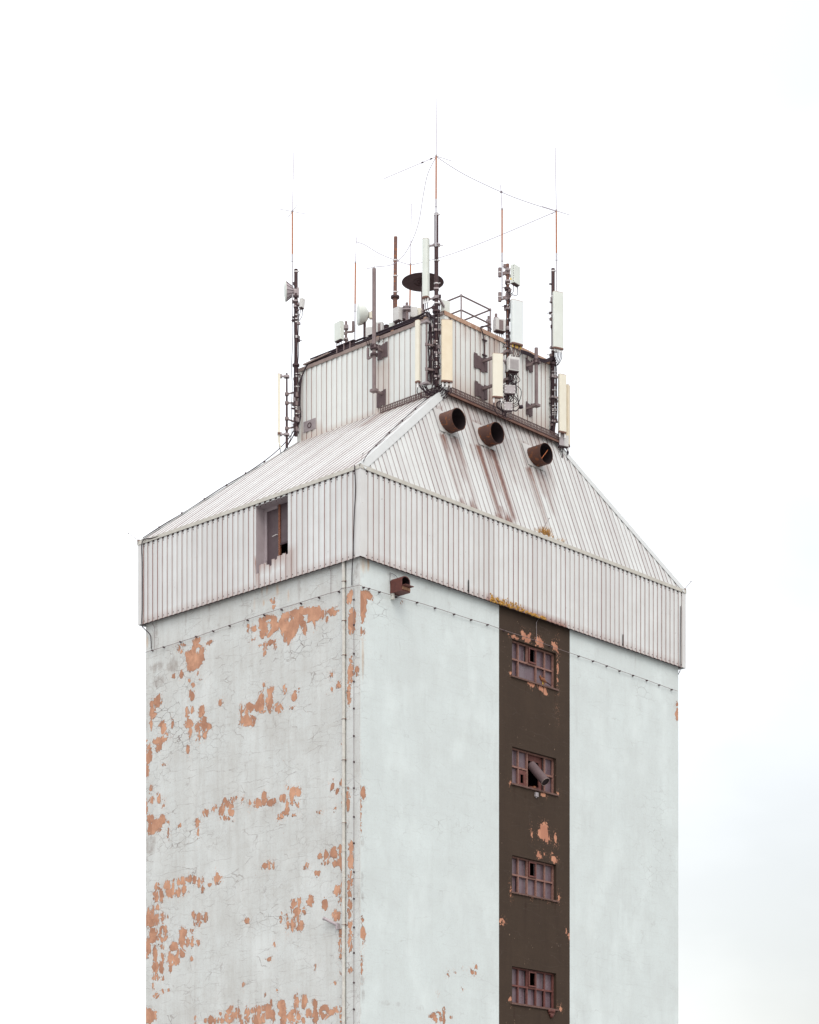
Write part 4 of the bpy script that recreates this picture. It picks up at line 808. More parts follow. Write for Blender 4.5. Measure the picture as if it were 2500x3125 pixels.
t = Thing('roof_cable', 'black cable clipped along the left roof beside the front hip', 'cable', roofpt(1110, 1415)); pts = smooth([roofpt(x, y) for x, y in ((1112, 1412), (1128, 1386), (1150, 1364), (1168, 1347), (1190, 1325), (1230, 1288), (1270, 1252), (1311, 1216))])
m = MB(); m.tube(pts, .014, 6); t.part('cable', m, M['cable'])
for x, y in ((1150, 1364), (1190, 1325), (1230, 1288), (1270, 1252), (1310, 1217)): p = roofpt(x, y, .05); m = MB(); m.box(p - V((.022, .022, .022)), p + V((.022, .022, .022))); t.part('clip', m, M['dark'])
hp = lambda f, up=.1, c=1: V((PU0 * f, A - (A - PV1) * f, ZT + RH * f + up))
t = Thing('hip_cable', 'black cable running down the left hip of the roof', 'cable', hp(.02)); m = MB(); m.tube(smooth([hp(.02, .08), hp(.15, .1), hp(.3, .07), hp(.5, .11), hp(.7, .08), hp(.86, .2), hp(.96, .5), hp(1.0, 1.0)]), .019, 6); t.part('cable', m, M['cable'])
for f in (.12, .26, .4, .54, .66, .78): m = MB(); p = hp(f, .09); m.box(p - V((.025, .025, .05)), p + V((.025, .025, .035))); t.part('clip', m, M['dark'])
# little lightning rods at the eaves
def rod(p, q, label):
    t = Thing('lightning_rod', label, 'lightning rod', p, 'lightning rods on the eaves'); m = MB(); m.tube([p, q], .008, 5); t.part('rod', m, M['pole_grey'])
    m = MB(); m.lathe(q, V(q) - V(p), [(.001, -.03), (.018, -.01), (.018, .01), (.001, .03)], 8); t.part('tip', m, M['dark'])
    m = MB(); m.box(V(p) - V((.05, .05, .03)), V(p) + V((.05, .05, .03))); t.part('foot', m, M['flash_grey'])
rod(V((-.02, A, ZT + .05)), pt(393, 1628, depth((0, A, ZT)) + .1), 'thin rod leaning out from the far left corner of the eaves')
rod(V((B, 0, ZT + .05)), pt(2109, 1775, depth((B, 0, ZT))), 'thin rod leaning out from the far right corner of the eaves')
rod(V((.12, .12, ZT + .1)), pt(1108, 1384, depth((.12, .12, ZT))), 'thin upright rod at the front corner of the eaves')
p = on_y(1651, 1624, .05); rod(p, pt(1676, 1582, depth(p)), 'thin rod leaning over the dry grass on the eaves')
# dry grass and moss
t0 = on_y(1665, 1626, .0); m = MB()
for i in range(420):
    f = random.random(); g_ = random.gauss(0, 1); cxx = random.choice([t0.x, t0.x, t0.x - .15, t0.x + .25, t0.x + .75]) + g_ * .2
    b = V((cxx, random.uniform(.0, .16), ZT + .03 + random.uniform(0, .06))); hgt = random.uniform(.1, .42) * (1 if abs(cxx - t0.x) < .35 else .5); l = V((random.gauss(0, .5), random.gauss(-.15, .3), 1)).normalized()
    sd_ = V((random.uniform(-1, 1), random.uniform(-1, 1), 0)).normalized() * .011; tip = b + l * hgt + V((random.gauss(0, .06), -.05, -.06))
    m.add([b - sd_, b + sd_, b + l * hgt * .6 + sd_ * .6, b + l * hgt * .6 - sd_ * .6, tip], [(0, 1, 2, 3), (3, 2, 4)])
solo('grass_tuft', m, M['grass'], 'tuft of dry golden grass growing on the eaves', 'grass')
m = MB()
for i in range(230):
    x = mossu[0] + (mossu[1] - mossu[0]) * random.random() ** 1.25; rr = random.uniform(.015, .042); ztop = ZB + abs(random.gauss(0, .09)) * (1.2 if x < mossu[0] + 1.8 else .6)
    m.lathe((x, -.034, ztop - .0), (random.uniform(-.3, .3), -1, random.uniform(-.5, .5)), [(rr, -.005), (rr * .85, rr * .3), (rr * .45, rr * .55), (.001, rr * .6)], 6)
mo_ = solo('moss', m, M['moss'], 'orange moss along the bottom edge of the metal band', 'moss'); mo_['kind'] = 'stuff'

# --- perforated gutter trays at the foot of the upper box
def tray(p, q, nrm, label):
    p, q, nrm = V(p), V(q), V(nrm); d = (q - p); L = d.length; d.normalize(); t = Thing('cable_tray', label, 'cable tray', p, 'perforated trays at the foot of the upper box')
    m = MB(); lip = MB(); s_ = 0; hgt = .2
    m.obox((p + q) / 2 + nrm * .25 + UP * .012, d * L / 2, nrm * .012, UP * .016); m.obox((p + q) / 2 + nrm * .25 + UP * (hgt - .012), d * L / 2, nrm * .012, UP * .014)
    m.obox((p + q) / 2 + nrm * .25 + UP * .085, d * L / 2, nrm * .008, UP * .01)
    while s_ < L: m.obox(p + d * s_ + nrm * .25 + UP * .1, d * .022, nrm * .006, UP * .09); s_ += .085
    t.part('perforated_side', m, M['tray'])
    lip.prism([p + nrm * .0 + UP * -.01, p + nrm * .28 + UP * -.04, p + nrm * .28 + UP * -.115, p + nrm * .27 + UP * -.115, p + nrm * .26 + UP * -.055, p + UP * -.03], d * L); t.part('gutter_lip', lip, M['tray_rust'])
    m = MB(); m.obox((p + q) / 2 + nrm * .08 + UP * .06, d * (L / 2 - .02), nrm * .02, UP * .05); t.part('cables', m, M['cable'])
tz = GZ + .02
tray((PU0 - .1, PV0 - .03, tz), (PU1 + .25, PV0 - .03, tz), (0, -1, 0), 'long perforated tray under the right side of the upper box')
tv = on_x(1163, 1255, PU0 - .25).y; tray((PU0 - .03, tv, tz + .02), (PU0 - .03, PV0 - .1, tz + .02), (-1, 0, 0), 'short grey tray under the left side of the upper box')

# --- poles
def bands(t, base, r, zs, mat='clamp', hgt=.02):
    for z in zs: m = MB(); m.cyl((base[0], base[1], z - hgt), (base[0], base[1], z + hgt), r + .012, None, 14); m.box((base[0] + .3 * r, base[1] - r - .07, z - .012), (base[0] + .7 * r, base[1] - r + .01, z + .012)); t.part('band', m, M[mat])
def flange(m, base, z, r): m.cyl((base[0], base[1], z - .035), (base[0], base[1], z + .035), r, None, 20)
def pole(name, label, px, py0, py1, d, r, mat, band_py=(), flange_py=(), cat='mast', group='masts on the roof', rtop=None):
    b = pt(px, py1, d); tz_ = zat(py0, b); t = Thing(name, label, cat, b, group); m = MB(); m.cyl(b, (b.x, b.y, tz_), r, rtop or r, 16); t.part('pole', m, M[mat])
    bands(t, b, r, [zat(y, b) for y in band_py])
    for y in flange_py: m = MB(); flange(m, b, zat(y, b), r * 1.95); t.part('flange', m, M['dark'])
    return t, b
def hardware(t, base, d, pys, r):
    for y in pys:
        a = random.choice([-95, -70, -30, 0, 40, 80, 100]); c = V((base.x, base.y, zat(y, base))) + dirv(a) * (r + .03); m = MB(); m.obox(c, dirv(a) * random.uniform(.03, .07), dirv(a + 90) * random.uniform(.02, .05), UP * random.uniform(.015, .07))
        if random.random() < .6: m.cyl(c, c + dirv(a) * random.uniform(.08, .16), .012, None, 6)
        t.part('fitting', m, M[random.choice(['dark', 'galv', 'pole_grey', 'dark'])])
def mastcables(t, base, y0, y1, r, k=3):
    for i in range(k):
        a = random.choice([-60, -20, 30, 70]) + random.uniform(-15, 15); m = MB(); n_ = 9
        m.tube(smooth([V((base.x, base.y, zat(y0 + (y1 - y0) * j / n_, base))) + dirv(a + random.uniform(-14, 14)) * (r + .025 + random.uniform(0, .03)) for j in range(n_ + 1)], 4), .016, 5); t.part('cable', m, M['cable'])
DL, DF, DR = 85.4, 80.45, 84.9
tML, bML = pole('antenna_mast', 'dark mast at the left corner of the upper box', 903.5, 822, 1331, DL, .068, 'pole', (830, 962, 974, 984, 1027, 1031, 1142, 1150, 1181, 1244, 1250, 1264, 1312), (1115,))
tMF, bMF = pole('antenna_mast', 'tall dark mast at the front corner of the upper box', 1332, 651, 1180, DF, .073, 'pole', (656, 746, 752, 796, 866, 926, 972, 990, 1008, 1043, 1052, 1084, 1090, 1108, 1114, 1122, 1158), (951,))
dM = depth(on_y(1549, 1100, PV0 - 1.2))
tMM, bMM = pole('antenna_mast', 'brown mast standing out from the right side of the upper box', 1549.5, 806, 1232, dM, .056, 'pole_rusty', (822, 868, 884, 892, 897, 933, 975, 1022), (883,))
tMR, bMR = pole('antenna_mast', 'dark mast at the right corner of the upper box', 1688, 820, 1327, DR, .066, 'pole', (828, 905, 912, 960, 1004, 1070, 1108, 1136, 1145, 1192, 1240, 1250, 1255, 1262, 1268), (1111,))
tP1, bP1 = pole('pipe_mast', 'plain brown pole bracketed off the left side of the upper box', 1142, 820, 1190, depth(on_x(1142, 1100, PU0 - .46)), .072, 'pole_grey', (), (1056, 1064, 1083))
m = MB(); z = zat(820, bP1); m.tube([(bP1.x, bP1.y, z), (bP1.x - .0, bP1.y, zat(776, bP1))], .011, 6); tP1.part('rod', m, M['pole_grey'])
tP2, bP2 = pole('pipe_mast', 'tall rusty pole with a flange behind the left edge', 1206, 905, 1000, 83.2, .082, 'pole_rusty', (), (907,))
m = MB(); m.cyl((bP2.x, bP2.y, zat(905, bP2)), V((bP2.x, bP2.y, zat(723, bP2))) + R3 * .02, .068, .066, 16); tP2.part('upper_pole', m, M['pole_rusty']); bands(tP2, bP2, .068, [zat(y, bP2) for y in (795, 843, 892)])
tPS, bPS = pole('pipe_mast', 'short grey pole bracketed off the right side of the upper box', 1637, 1062, 1240, depth(on_y(1637, 1150, PV0 - .5)), .066, 'pole_grey', (), (1101, 1107))
hardware(tML, bML, DL, [870, 905, 921, 935, 950, 968, 978, 988, 1030, 1040, 1145, 1160, 1195, 1210, 1222, 1235, 1248, 1258, 1270, 1285, 1300, 1315], .068); mastcables(tML, bML, 945, 1325, .068, 3)
hardware(tMF, bMF, DF, [748, 792, 905, 915, 930, 940, 958, 965, 995, 1015, 1030, 1048, 1062, 1080, 1100, 1112, 1125, 1140, 1160, 1170], .073); mastcables(tMF, bMF, 930, 1178, .073, 4)
hardware(tMM, bMM, dM, [812, 826, 868, 880, 890, 903, 915, 937, 950, 978, 1005, 1018, 1060, 1068, 1150, 1212, 1222], .056); mastcables(tMM, bMM, 880, 1180, .056, 3)
hardware(tMR, bMR, DR, [868, 905, 915, 955, 975, 1000, 1060, 1072, 1085, 1130, 1150, 1175, 1200, 1215, 1232, 1252, 1270, 1285, 1300, 1315], .066); mastcables(tMR, bMR, 1095, 1320, .066, 3)
# stand-off arms and their dark patches on the wall
def arm_x(t, base, py, plate, size=(.22, .27), clamp=True):
    z = zat(py, base); m = MB(); m.bar((base[0] + .05, base[1], z), (PU0 - .03, base[1] - .0, z), .08, .08); t.part('arm', m, M['pole_grey'])
    c = plate; m = MB()
    for k in range(4): w0 = c.y - size[0] + 2 * size[0] * k / 4; m.box((PU0 - .05 - .006 * (k % 2), w0, c.z - size[1] + .03 * math.sin(k * 2.1)), (PU0 - .031, w0 + size[0] / 2, c.z + size[1] + .03 * math.cos(k * 1.7)))
    t.part('wall_patch', m, M['patch'])
    if clamp: m = MB(); m.obox((base[0], base[1], z), V((.1, 0, 0)), V((0, .13, 0)), V((0, 0, .045))); t.part('clamp', m, M['pole_grey'])
def arm_y(t, base, py, plate, size=(.3, .27)):
    z = zat(py, base); m = MB(); m.bar((base[0], base[1] + .05, z), (base[0], PV0 - .03, z), .085, .085); t.part('arm', m, M['pole_grey'])
    c = plate; m = MB()
    for k in range(4): w0 = c.x - size[0] + 2 * size[0] * k / 4; m.box((w0, PV0 - .05 - .006 * (k % 2), c.z - size[1] + .04 * math.sin(k * 2.3)), (w0 + size[0] / 2, PV0 - .031, c.z + size[1] + .04 * math.cos(k * 1.9)))
    t.part('wall_patch', m, M['patch'])
    m = MB(); m.obox((base[0], base[1], z), V((.12, 0, 0)), V((0, .1, 0)), V((0, 0, .045))); t.part('clamp', m, M['pole_grey'])
arm_x(tP1, bP1, 1060, on_x(1170, 1073, PU0), (.25, .26)); arm_x(tP1, bP1, 1192, on_x(1166, 1218, PU0), (.22, .27))
m = MB(); q = on_x(1123, 1062, PU0 - .3); zq = zat(1080, bP1); m.bar((q.x, q.y, q.z), (q.x, q.y, zq), .08, .05, V((1, 0, 0))); m.bar((q.x, q.y, zq), (bP1.x, bP1.y, zq - .04), .07, .06); tP1.part('angle_bracket', m, M['pole_grey'])
arm_y(tMM, bMM, 1075, on_y(1465, 1110, PV0), (.36, .25)); arm_y(tMM, bMM, 1160, on_y(1466, 1195, PV0), (.34, .25))
arm_y(tPS, bPS, 1106, on_y(1613, 1117, PV0), (.2, .2)); arm_y(tPS, bPS, 1237, on_y(1613, 1251, PV0), (.18, .22))

# --- panel antennas
def panel(label, px, py0, py1, d, wd, th, az, mat, mast=None, arms=(), plugs=2, cable_to=None, cap='tray_rust', group='panel antennas', plugmat='white', tilt=0, coil=False, loops=0, rnd=.4):
    c = pt(px, py1, d); zt_ = zat(py0, c); z0 = c.z; f = dirv(az); s_ = f.cross(UP).normalized() * -1
    t = Thing('panel_antenna', label, 'antenna', c, group); m = MB(); n = 8; sec = []
    for k in range(n + 1):
        a = math.pi * k / n; ca, sa = math.cos(a), math.sin(a)
        sec.append(s_ * (math.copysign(abs(ca) ** rnd, ca) * wd / 2) + f * (sa ** rnd * th * .55 + 0))
    sec += [-s_ * wd / 2 * .94 - f * th * .42, s_ * wd / 2 * .94 - f * th * .42]
    m.prism([c + q for q in sec], (0, 0, zt_ - z0)); rd = t.part('radome', m, M[mat])
    m = MB(); m.prism([c + q * 1.03 - UP * .05 for q in sec], (0, 0, .053)); t.part('end_cap', m, M[cap])
    m = MB(); m.prism([c + q * 1.02 + UP * (zt_ - z0) for q in sec], (0, 0, .012)); t.part('top_cap', m, M['flash_rust'])
    for k in range(plugs):
        q = c + s_ * (wd * .36 * (2 * k / max(1, plugs - 1) - 1) if plugs > 1 else 0) - UP * .05
        m = MB(); big = .02 if plugs > 3 else .032; L_ = .1 if plugs > 3 else .17; m.cyl(q, q - UP * L_, big, None, 10); t.part('plug', m, M[plugmat if not (plugmat == 'yellow' and k % 3 == 1) else 'dark'])
        if cable_to is not None:
            e = V(cable_to) + V((random.uniform(-.05, .05), random.uniform(-.05, .05), random.uniform(-.08, .08))); lw_ = .25 + .1 * random.random(); m = MB(); m.tube(smooth([q - UP * L_, q - UP * (L_ + lw_ * .6), (q + e) / 2 - UP * (L_ + lw_ * .9), e - UP * .15, e]), .014, 5); t.part('lead', m, M['cable'])
    if mast is not None:
        for py in arms:
            z = zat(py, c); a = V((mast[0], mast[1], z)); b = V((c.x, c.y, z)) - f * th * .42; m = MB(); m.bar(a, b, .045, .06); m.obox(b - f * .03, s_ * .09, f * .03, UP * .05); m.obox(a, s_ * .1, f * .1, UP * .035); t.part('bracket', m, M['galv'])
    return t, c, f, s_
# the small pole that carries the left cream panel of the front group, and the one left of the left mast
tA, bA = pole('antenna_pole', 'slim grey pole carrying the narrow cream panel by the front mast', 1302, 982, 1176, DF - .15, .034, 'pole_grey', (), (), 'pole', 'slim antenna poles')
for y in (1051, 1126): z = zat(y, bA); m = MB(); m.bar((bA.x, bA.y, z), (bMF.x, bMF.y, z), .06, .06); m.cyl((bA.x, bA.y, z - .05), (bA.x, bA.y, z + .05), .055); tA.part('arm', m, M['pole_grey'])
tB_, bB = pole('antenna_pole', 'slim brown pole standing off the left mast', 875.5, 1139, 1366, DL - .1, .05, 'pole', (), (), 'pole', 'slim antenna poles', .03)
for y in (1203, 1230, 1278, 1308): z = zat(y, bB); m = MB(); m.bar((bB.x, bB.y, z), (bML.x, bML.y, z + random.uniform(-.15, .15)), .05, .05); m.cyl((bB.x, bB.y, z - .05), (bB.x, bB.y, z + .05), .075); m.cyl((bML.x, bML.y, z - .08), (bML.x, bML.y, z + .08), .1); tB_.part('arm', m, M['pole_grey'])
panel('white rounded panel high on the front mast', 1299.5, 731, 907, DF, .235, .2, -30, 'radome', bMF, (748, 910), 3, (bMF.x, bMF.y, zat(950, bMF)), rnd=.7)
panel('narrow cream panel left of the front mast', 1275, 979, 1164, DF - .1, .17, .12, -40, 'cream', bA, (985, 1172), 1, (bMF.x - .1, bMF.y, zat(1190, bMF)))
panel('wide amber panel right of the front mast', 1364, 979, 1163, DF - .25, .40, .15, 12, 'amber', bMF, (1000, 1070, 1142), 3, (bMF.x, bMF.y - .1, zat(1196, bMF)))
panel('large white panel on the right side above the yellow plugs', 1577, 920, 1050, dM - .1, .47, .18, 32, 'radome_cool', bMM, (940, 1035), 6, (bMM.x, bMM.y, zat(1090, bMM)), cap='tray_rust', plugmat='yellow')
panel('white panel on the right corner mast', 1703, 893, 1062, DR - .15, .42, .13, 25, 'radome', bMR, (915, 1055), 6, (bMR.x, bMR.y, zat(1095, bMR)), plugmat='white')
panel('cream panel in front of the right side of the upper box', 1519, 1081, 1211, dM - .25, .385, .13, 10, 'cream', bMM, (1095, 1190), 2, (bMM.x - .1, bMM.y, zat(1255, bMM)))
panel('cream panel right of the right corner mast', 1716, 1145, 1318, DR - .05, .315, .13, 28, 'cream', bMR, (1150, 1212, 1286), 2, None)
panel('narrow amber panel behind the cream panel at the right corner', 1733, 1178, 1358, DR + .45, .26, .12, 70, 'amber', (bMR.x + .25, bMR.y + .1), (1230, 1340), 3, pt(1726, 1395, DR + .3))
panel('cream panel seen edge-on at the far left', 852, 1145, 1323, DL - .15, .26, .11, -88, 'cream', bB, (1148, 1325), 1, pt(866, 1382, DL - .1))
m = MB(); c = pt(852, 1352, DL - .15); m.tube([c + UP * .35, c + UP * .05, c - UP * .2 + R3 * .06], .045, 8, True, [.045, .04, .02]); solo('antenna_tail', m, M['cream'], 'tapered cream sleeve under the edge-on panel at far left', 'cable sleeve')

# --- dishes
def dish(label, px, py, d, r, face, deep, mast, cone, mat):
    c = pt(px, py, d); f = dirv(face) + UP * -.06; f.normalize(); t = Thing('dish_antenna', label, 'dish', c, 'small dish antennas')
    m = MB(); m.lathe(c, f, [(.001, .035), (r * .6, .03), (r * .97, .012), (r, 0), (r * .985, -.02)], 30); t.part('dish_face', m, M['radome'])
    pr_ = [(r * .985, -.02), (r * .72, -deep * .5), (r * .4, -deep), (.02, -deep)] if cone else [(r * .985, -.02), (r * .93, -deep * .35), (r * .72, -deep * .75), (r * .4, -deep), (.02, -deep * 1.02)]
    m = MB(); m.lathe(c, f, pr_, 30); t.part('dish_back', m, M[mat])
    if cone:
        a = f.orthogonal().normalized(); b = f.cross(a); m = MB()
        for k in range(14): e = a * math.cos(k * .4488) + b * math.sin(k * .4488); m.bar(c + e * r * .98 - f * .03, c + e * r * .42 - f * deep, .012, .012)
        t.part('rib', m, M['dark'])
    h = c - f * deep; m = MB(); m.cyl(h + f * .02, h - f * .12, r * .3, r * .26, 14); m.obox(h - f * .16, f * .05, UP * .12, f.cross(UP) * .07); t.part('feed_unit', m, M['galv'])
    mz = h.z - .1; m = MB(); m.bar(h - f * .12 - UP * .08, V((mast[0], mast[1], mz)), .06, .07); m.obox(V((mast[0], mast[1], mz)), R3 * .11, F3 * .11, UP * .09); t.part('mount', m, M['galv']); return t
dish('small ribbed dish facing left on the left mast', 871, 889, DL - .05, .365, -82, .3, bML, True, 'reveal')
tD, bD = pole('antenna_pole', 'dark pole carrying the white bowl dish', 1113, 975, 1040, 84, .05, 'pole', (), (), 'pole', 'slim antenna poles')
dish('white bowl dish facing left behind the left edge', 1094, 960, 84, .385, -80, .36, bD, False, 'radome')
m = MB(); c = pt(1133, 963, 84.0); m.obox(c, R3 * .07, F3 * .08, UP * .12); solo('dish_radio', m, M['cream'], 'small cream radio unit behind the white bowl dish', 'radio unit', bevel=.01)

# --- dark saucer on a post
c = pt(1290.5, 862, 83.6); t = Thing('saucer_antenna', 'large dark saucer-shaped disc on a post', 'saucer', (c.x, c.y, PZ1)); R_ = .775
m = MB(); m.lathe(c, UP, [(.001, .03), (.3, .02), (R_ * .9, -.01), (R_, 0), (R_ * .985, .025), (R_ * .6, .1), (.15, .14), (.001, .145)], 48); t.part('disc', m, M['dark'])
m = MB(); [m.ring(c + UP * .012, UP, rr, .012, 36) for rr in (.2, .34)]; m.cyl(c - UP * .14, c + UP * .03, .075, .12, 16); t.part('hub', m, M['pole']); m = MB(); m.cyl((c.x, c.y, PZ1 - .06), (c.x, c.y, c.z - .1), .062, None, 16); t.part('post', m, M['pole_grey'])
m = MB(); m.cyl(c + UP * .14, c + UP * .17, .13, None, 18); t.part('cap', m, M['galv'])

# --- rod (whip) antennas
def rodant(label, px, py_tip, py_top, py_rust, py_thick, py_end, d, lean=0, radial=False, pxb=None, tipmat='wire'):
    b = pt(pxb or px, py_end, d); top = pt(px, py_top, d); z = lambda y: zat(y, b); at = lambda y: b + (top - b) * ((z(y) - b.z) / (top.z - b.z))
    t = Thing('rod_antenna', label, 'rod antenna', b, 'rod antennas with a rusty upper half')
    m = MB(); m.cyl(b, at(py_thick), .024, None, 10); t.part('lower_rod', m, M['rod_pale'])
    m = MB(); m.cyl(at(py_thick), at(py_rust), .033, None, 12); m.cyl(at(py_thick) - UP * .02, at(py_thick) + UP * .0, .038, None, 12); t.part('sleeve', m, M['rod_pale'])
    m = MB(); m.cyl(at(py_rust), at(py_top), .028, None, 12); t.part('rusty_rod', m, M['rust_pale'])
    m = MB(); m.cyl(at(py_top), at(py_top) + UP * .06, .034, None, 10); t.part('tip_fitting', m, M['galv'])
    q = at(py_tip) + R3 * lean; mid = at(py_top).lerp(q, .5); m = MB(); m.tube([at(py_top), mid, q], .007, 5, True, [.0135, .0125, .012]); t.part('whip', m, M[tipmat])
    if radial:
        for a, L_ in radial: m = MB(); e = V((math.cos(math.radians(a)), math.sin(math.radians(a)), 0)); m.tube([at(py_top) + UP * .02, at(py_top) + UP * .02 + e * L_], .007, 5, True, [.011, .009]); t.part('radial', m, M['wire'])
    return at(py_top)
a1 = rodant('rod antenna with four radials above the left mast', 892.5, 450, 647, 776, 797, 916, DL - .12, .06, [(-25, .6), (65, .55), (155, .6), (245, .55)])
a2 = rodant('tallest rod antenna on the front mast', 1331.5, 286, 478, 608, 630, 752, DF - .1, .02, [(-15, .7)], 1330.5)
a3 = rodant('rod antenna left of the brown mast on the right side', 1532.5, 565, 641, 772, 796, 912, dM - .12, -.05)
a4 = rodant('rod antenna above the right corner mast', 1698, 450, 645, 773, 794, 891, DR - .1, -.03, [(-15, .65), (165, .65), (75, .3)], 1699)
a5 = rodant('rod antenna at the back left by the white bowl dish', 1085, 724, 804, 928, 949, 1043, 84.6, .03, False, 1083)
a6 = rodant('rod antenna behind the dark saucer', 1253, 622, 809, 933, 952, 1010, 85.0, .0, False, 1250)
# stub pipes that hold the third rod
for y0_, y1_ in ((818, 845), (893, 920)):
    b = pt(1525.5, y1_, dM - .08); m = MB(); m.cyl(b, (b.x, b.y, zat(y0_, b)), .062, None, 14); z = b.z + .08; m.bar((b.x, b.y, z), (bMM.x, bMM.y, z + .12), .1, .1); m.obox((bMM.x, bMM.y, z + .12), R3 * .08, F3 * .08, UP * .1); tMM.part('stub_arm', m, M['pole_grey']); m = MB(); zc = zat(y0_ + 14, b); m.cyl((b.x, b.y, zc - .015), (b.x, b.y, zc + .015), .072, None, 14); tMM.part('band', m, M['clamp'])
# wires between the tips
def span(pts, label, r=.0115): wirething(smooth(pts, 8), r, label, 'wire', 'antenna_wire', 'wire', 5, 'wires strung between the antennas')
def lerpd(p, q, f, px, py): return pt(px, py, depth(p) + (depth(q) - depth(p)) * f)
span([a2, lerpd(a2, a4, .3, 1415, 531), lerpd(a2, a4, .55, 1530, 586), lerpd(a2, a4, .75, 1610, 617), a4], 'wire from the tallest rod to the right corner rod')
span([a4, lerpd(a4, a6, .4, 1510, 725), lerpd(a4, a6, .7, 1390, 771), lerpd(a4, a6, .9, 1300, 798), a6], 'wire from the right corner rod to the rod behind the saucer')
span([a6, lerpd(a6, a5, .2, 1215, 797), lerpd(a6, a5, .5, 1160, 775), lerpd(a6, a5, .8, 1115, 748), pt(1088, 738, 84.6)], 'wire from the rod behind the saucer to the back left rod')
span([a2, lerpd(a2, bP1, .15, 1306, 530), lerpd(a2, bP1, .3, 1293, 590), lerpd(a2, bP1, .5, 1275, 690), lerpd(a2, bP1, .7, 1240, 768), lerpd(a2, bP1, .85, 1200, 806), lerpd(a2, bP1, .95, 1150, 814), pt(1119, 820, depth(bP1))], 'slack wire curving down from the tallest rod to the plain brown pole')
t = Thing('wire_aerial', 'straight wire arm with two insulators slanting down left from the tallest rod', 'wire', a2); e = pt(1173, 545, DF - 1.5); m = MB(); m.tube([a2, e], .0115, 5); t.part('wire', m, M['wire'])
for f in (.1, .27): p = a2.lerp(e, f); dd = (e - a2).normalized(); m = MB(); m.cyl(p - dd * .04, p + dd * .04, .026); t.part('insulator', m, M['dark'])
m = MB(); p = lerpd(a2, a4, .55, 1530, 586); m.box(p - V((.03, .03, .03)), p + V((.03, .03, .03))); solo('wire_clip', m, M['dark'], 'small clip where the long wire crosses the thin whip', 'clip')

# --- radio units
def unit(label, px, py0, py1, d, wd, dp, az, mat='unit', mast=None, plugs=3, cable_to=None, fins=False, screws=False, lid=False, name='radio_unit', panel_mat=None, group='radio units around the upper box', tilt=0):
    c = pt(px, (py0 + py1) / 2, d); h = (zat(py0, c) - zat(py1, c)) / 2; f = dirv(az); s_ = -f.cross(UP).normalized(); up = (UP + R3 * tilt).normalized()
    t = Thing(name, label, 'radio unit', c - UP * h, group); m = MB(); m.obox(c, s_ * wd / 2, f * dp / 2, up * h); t.part('casing', m, M[mat], bevel=.012)
    m = MB(); m.obox(c - up * (h + .015), s_ * wd * .44, f * dp * .42, up * .014); t.part('base', m, M['dark'])
    if fins:
        m = MB()
        for k in range(9): m.obox(c + f * (dp / 2 + .012) + s_ * wd * (.36 * (k / 4 - 1)) - up * h * .12, s_ * .006, f * .014, up * h * .72)
        t.part('cooling_fin', m, M['unit_grey'])
    if panel_mat: m = MB(); m.obox(c + f * (dp / 2 + .004) + s_ * wd * .0 - up * h * .1, s_ * wd * .2, f * .004, up * h * .8); t.part('dark_grille', m, M[panel_mat])
    if screws:
        m = MB()
        for k in range(7): m.obox(c - s_ * (wd / 2 + .003) + up * h * (.8 - 1.6 * k / 6) + f * dp * .3, s_ * .004, f * .008, up * .014)
        t.part('screw', m, M['dark'])
    if lid:
        m = MB()
        for i in (-1, 0, 1):
            for j in (-1, 1): m.obox(c + f * (dp / 2 + .006) + s_ * wd * .36 * i + up * h * .8 * j, s_ * .022, f * .008, up * .016)
        for j in (-1, 1): m.obox(c + f * (dp / 2 + .006) + s_ * wd * .42 * j, s_ * .016, f * .008, up * .022)
        t.part('bolt', m, M['unit'])
    for k in range(plugs):
        q = c - up * (h + .03) + s_ * wd * .34 * (2 * k / max(1, plugs - 1) - 1); m = MB(); m.cyl(q, q - up * .07, .02, None, 8); t.part('plug', m, M['dark'])
        if cable_to is not None: e = V(cable_to) + V((random.uniform(-.1, .1), random.uniform(-.05, .05), random.uniform(-.1, .1))); m = MB(); m.tube(smooth([q - up * .07, q - up * (.2 + .12 * random.random()), (q + e) / 2 - up * (.2 + .15 * random.random()), e]), .012, 5); t.part('lead', m, M['cable'])
    if mast is not None: m = MB(); z = c.z; m.bar(c - f * dp / 2, V((mast[0], mast[1], z)), .06, .08); m.obox(V((mast[0], mast[1], z + h * .6)), R3 * .09, F3 * .09, UP * .03); m.obox(V((mast[0], mast[1], z - h * .6)), R3 * .09, F3 * .09, UP * .03); t.part('mount', m, M['galv'])
    return t, c
unit('white box high on the brown mast at the right', 1573, 812, 868, dM - .05, .36, .17, 52, 'radome', bMM, 2, (bMM.x, bMM.y, zat(880, bMM)), screws=True)
m = MB(); q = pt(1559, 851, dM - .3); m.obox(q, R3 * .028, F3 * .004, UP * .035); solo('warning_sticker', m, M['yellow'], 'small yellow sticker on the white box at the right', 'sticker')
unit('pale finned unit with yellow plugs below the big white panel', 1566, 1092, 1134, dM - .22, .42, .22, 20, 'unit', bMM, 6, (bMM.x, bMM.y - .05, zat(1182, bMM)), fins=True)
unit('grey bolted box under the finned unit', 1556, 1176, 1202, dM - .2, .4, .1, 8, 'unit_grey', bMM, 2, (bMM.x + .2, bMM.y, zat(1225, bMM)), lid=True)
unit('smaller grey bolted box lowest on the brown mast', 1551, 1228, 1254, dM - .2, .31, .1, 6, 'unit_grey', bMM, 2, (bMM.x - .1, bMM.y, zat(1262, bMM)), lid=True)
unit('white box with slots behind the railing on the right edge', 1525, 976, 1012, depth(on_y(1525, 1050, PV0)) + .35, .42, .26, 25, 'unit', None, 5, on_y(1545, 1060, PV0 - .1), panel_mat='pole_grey')
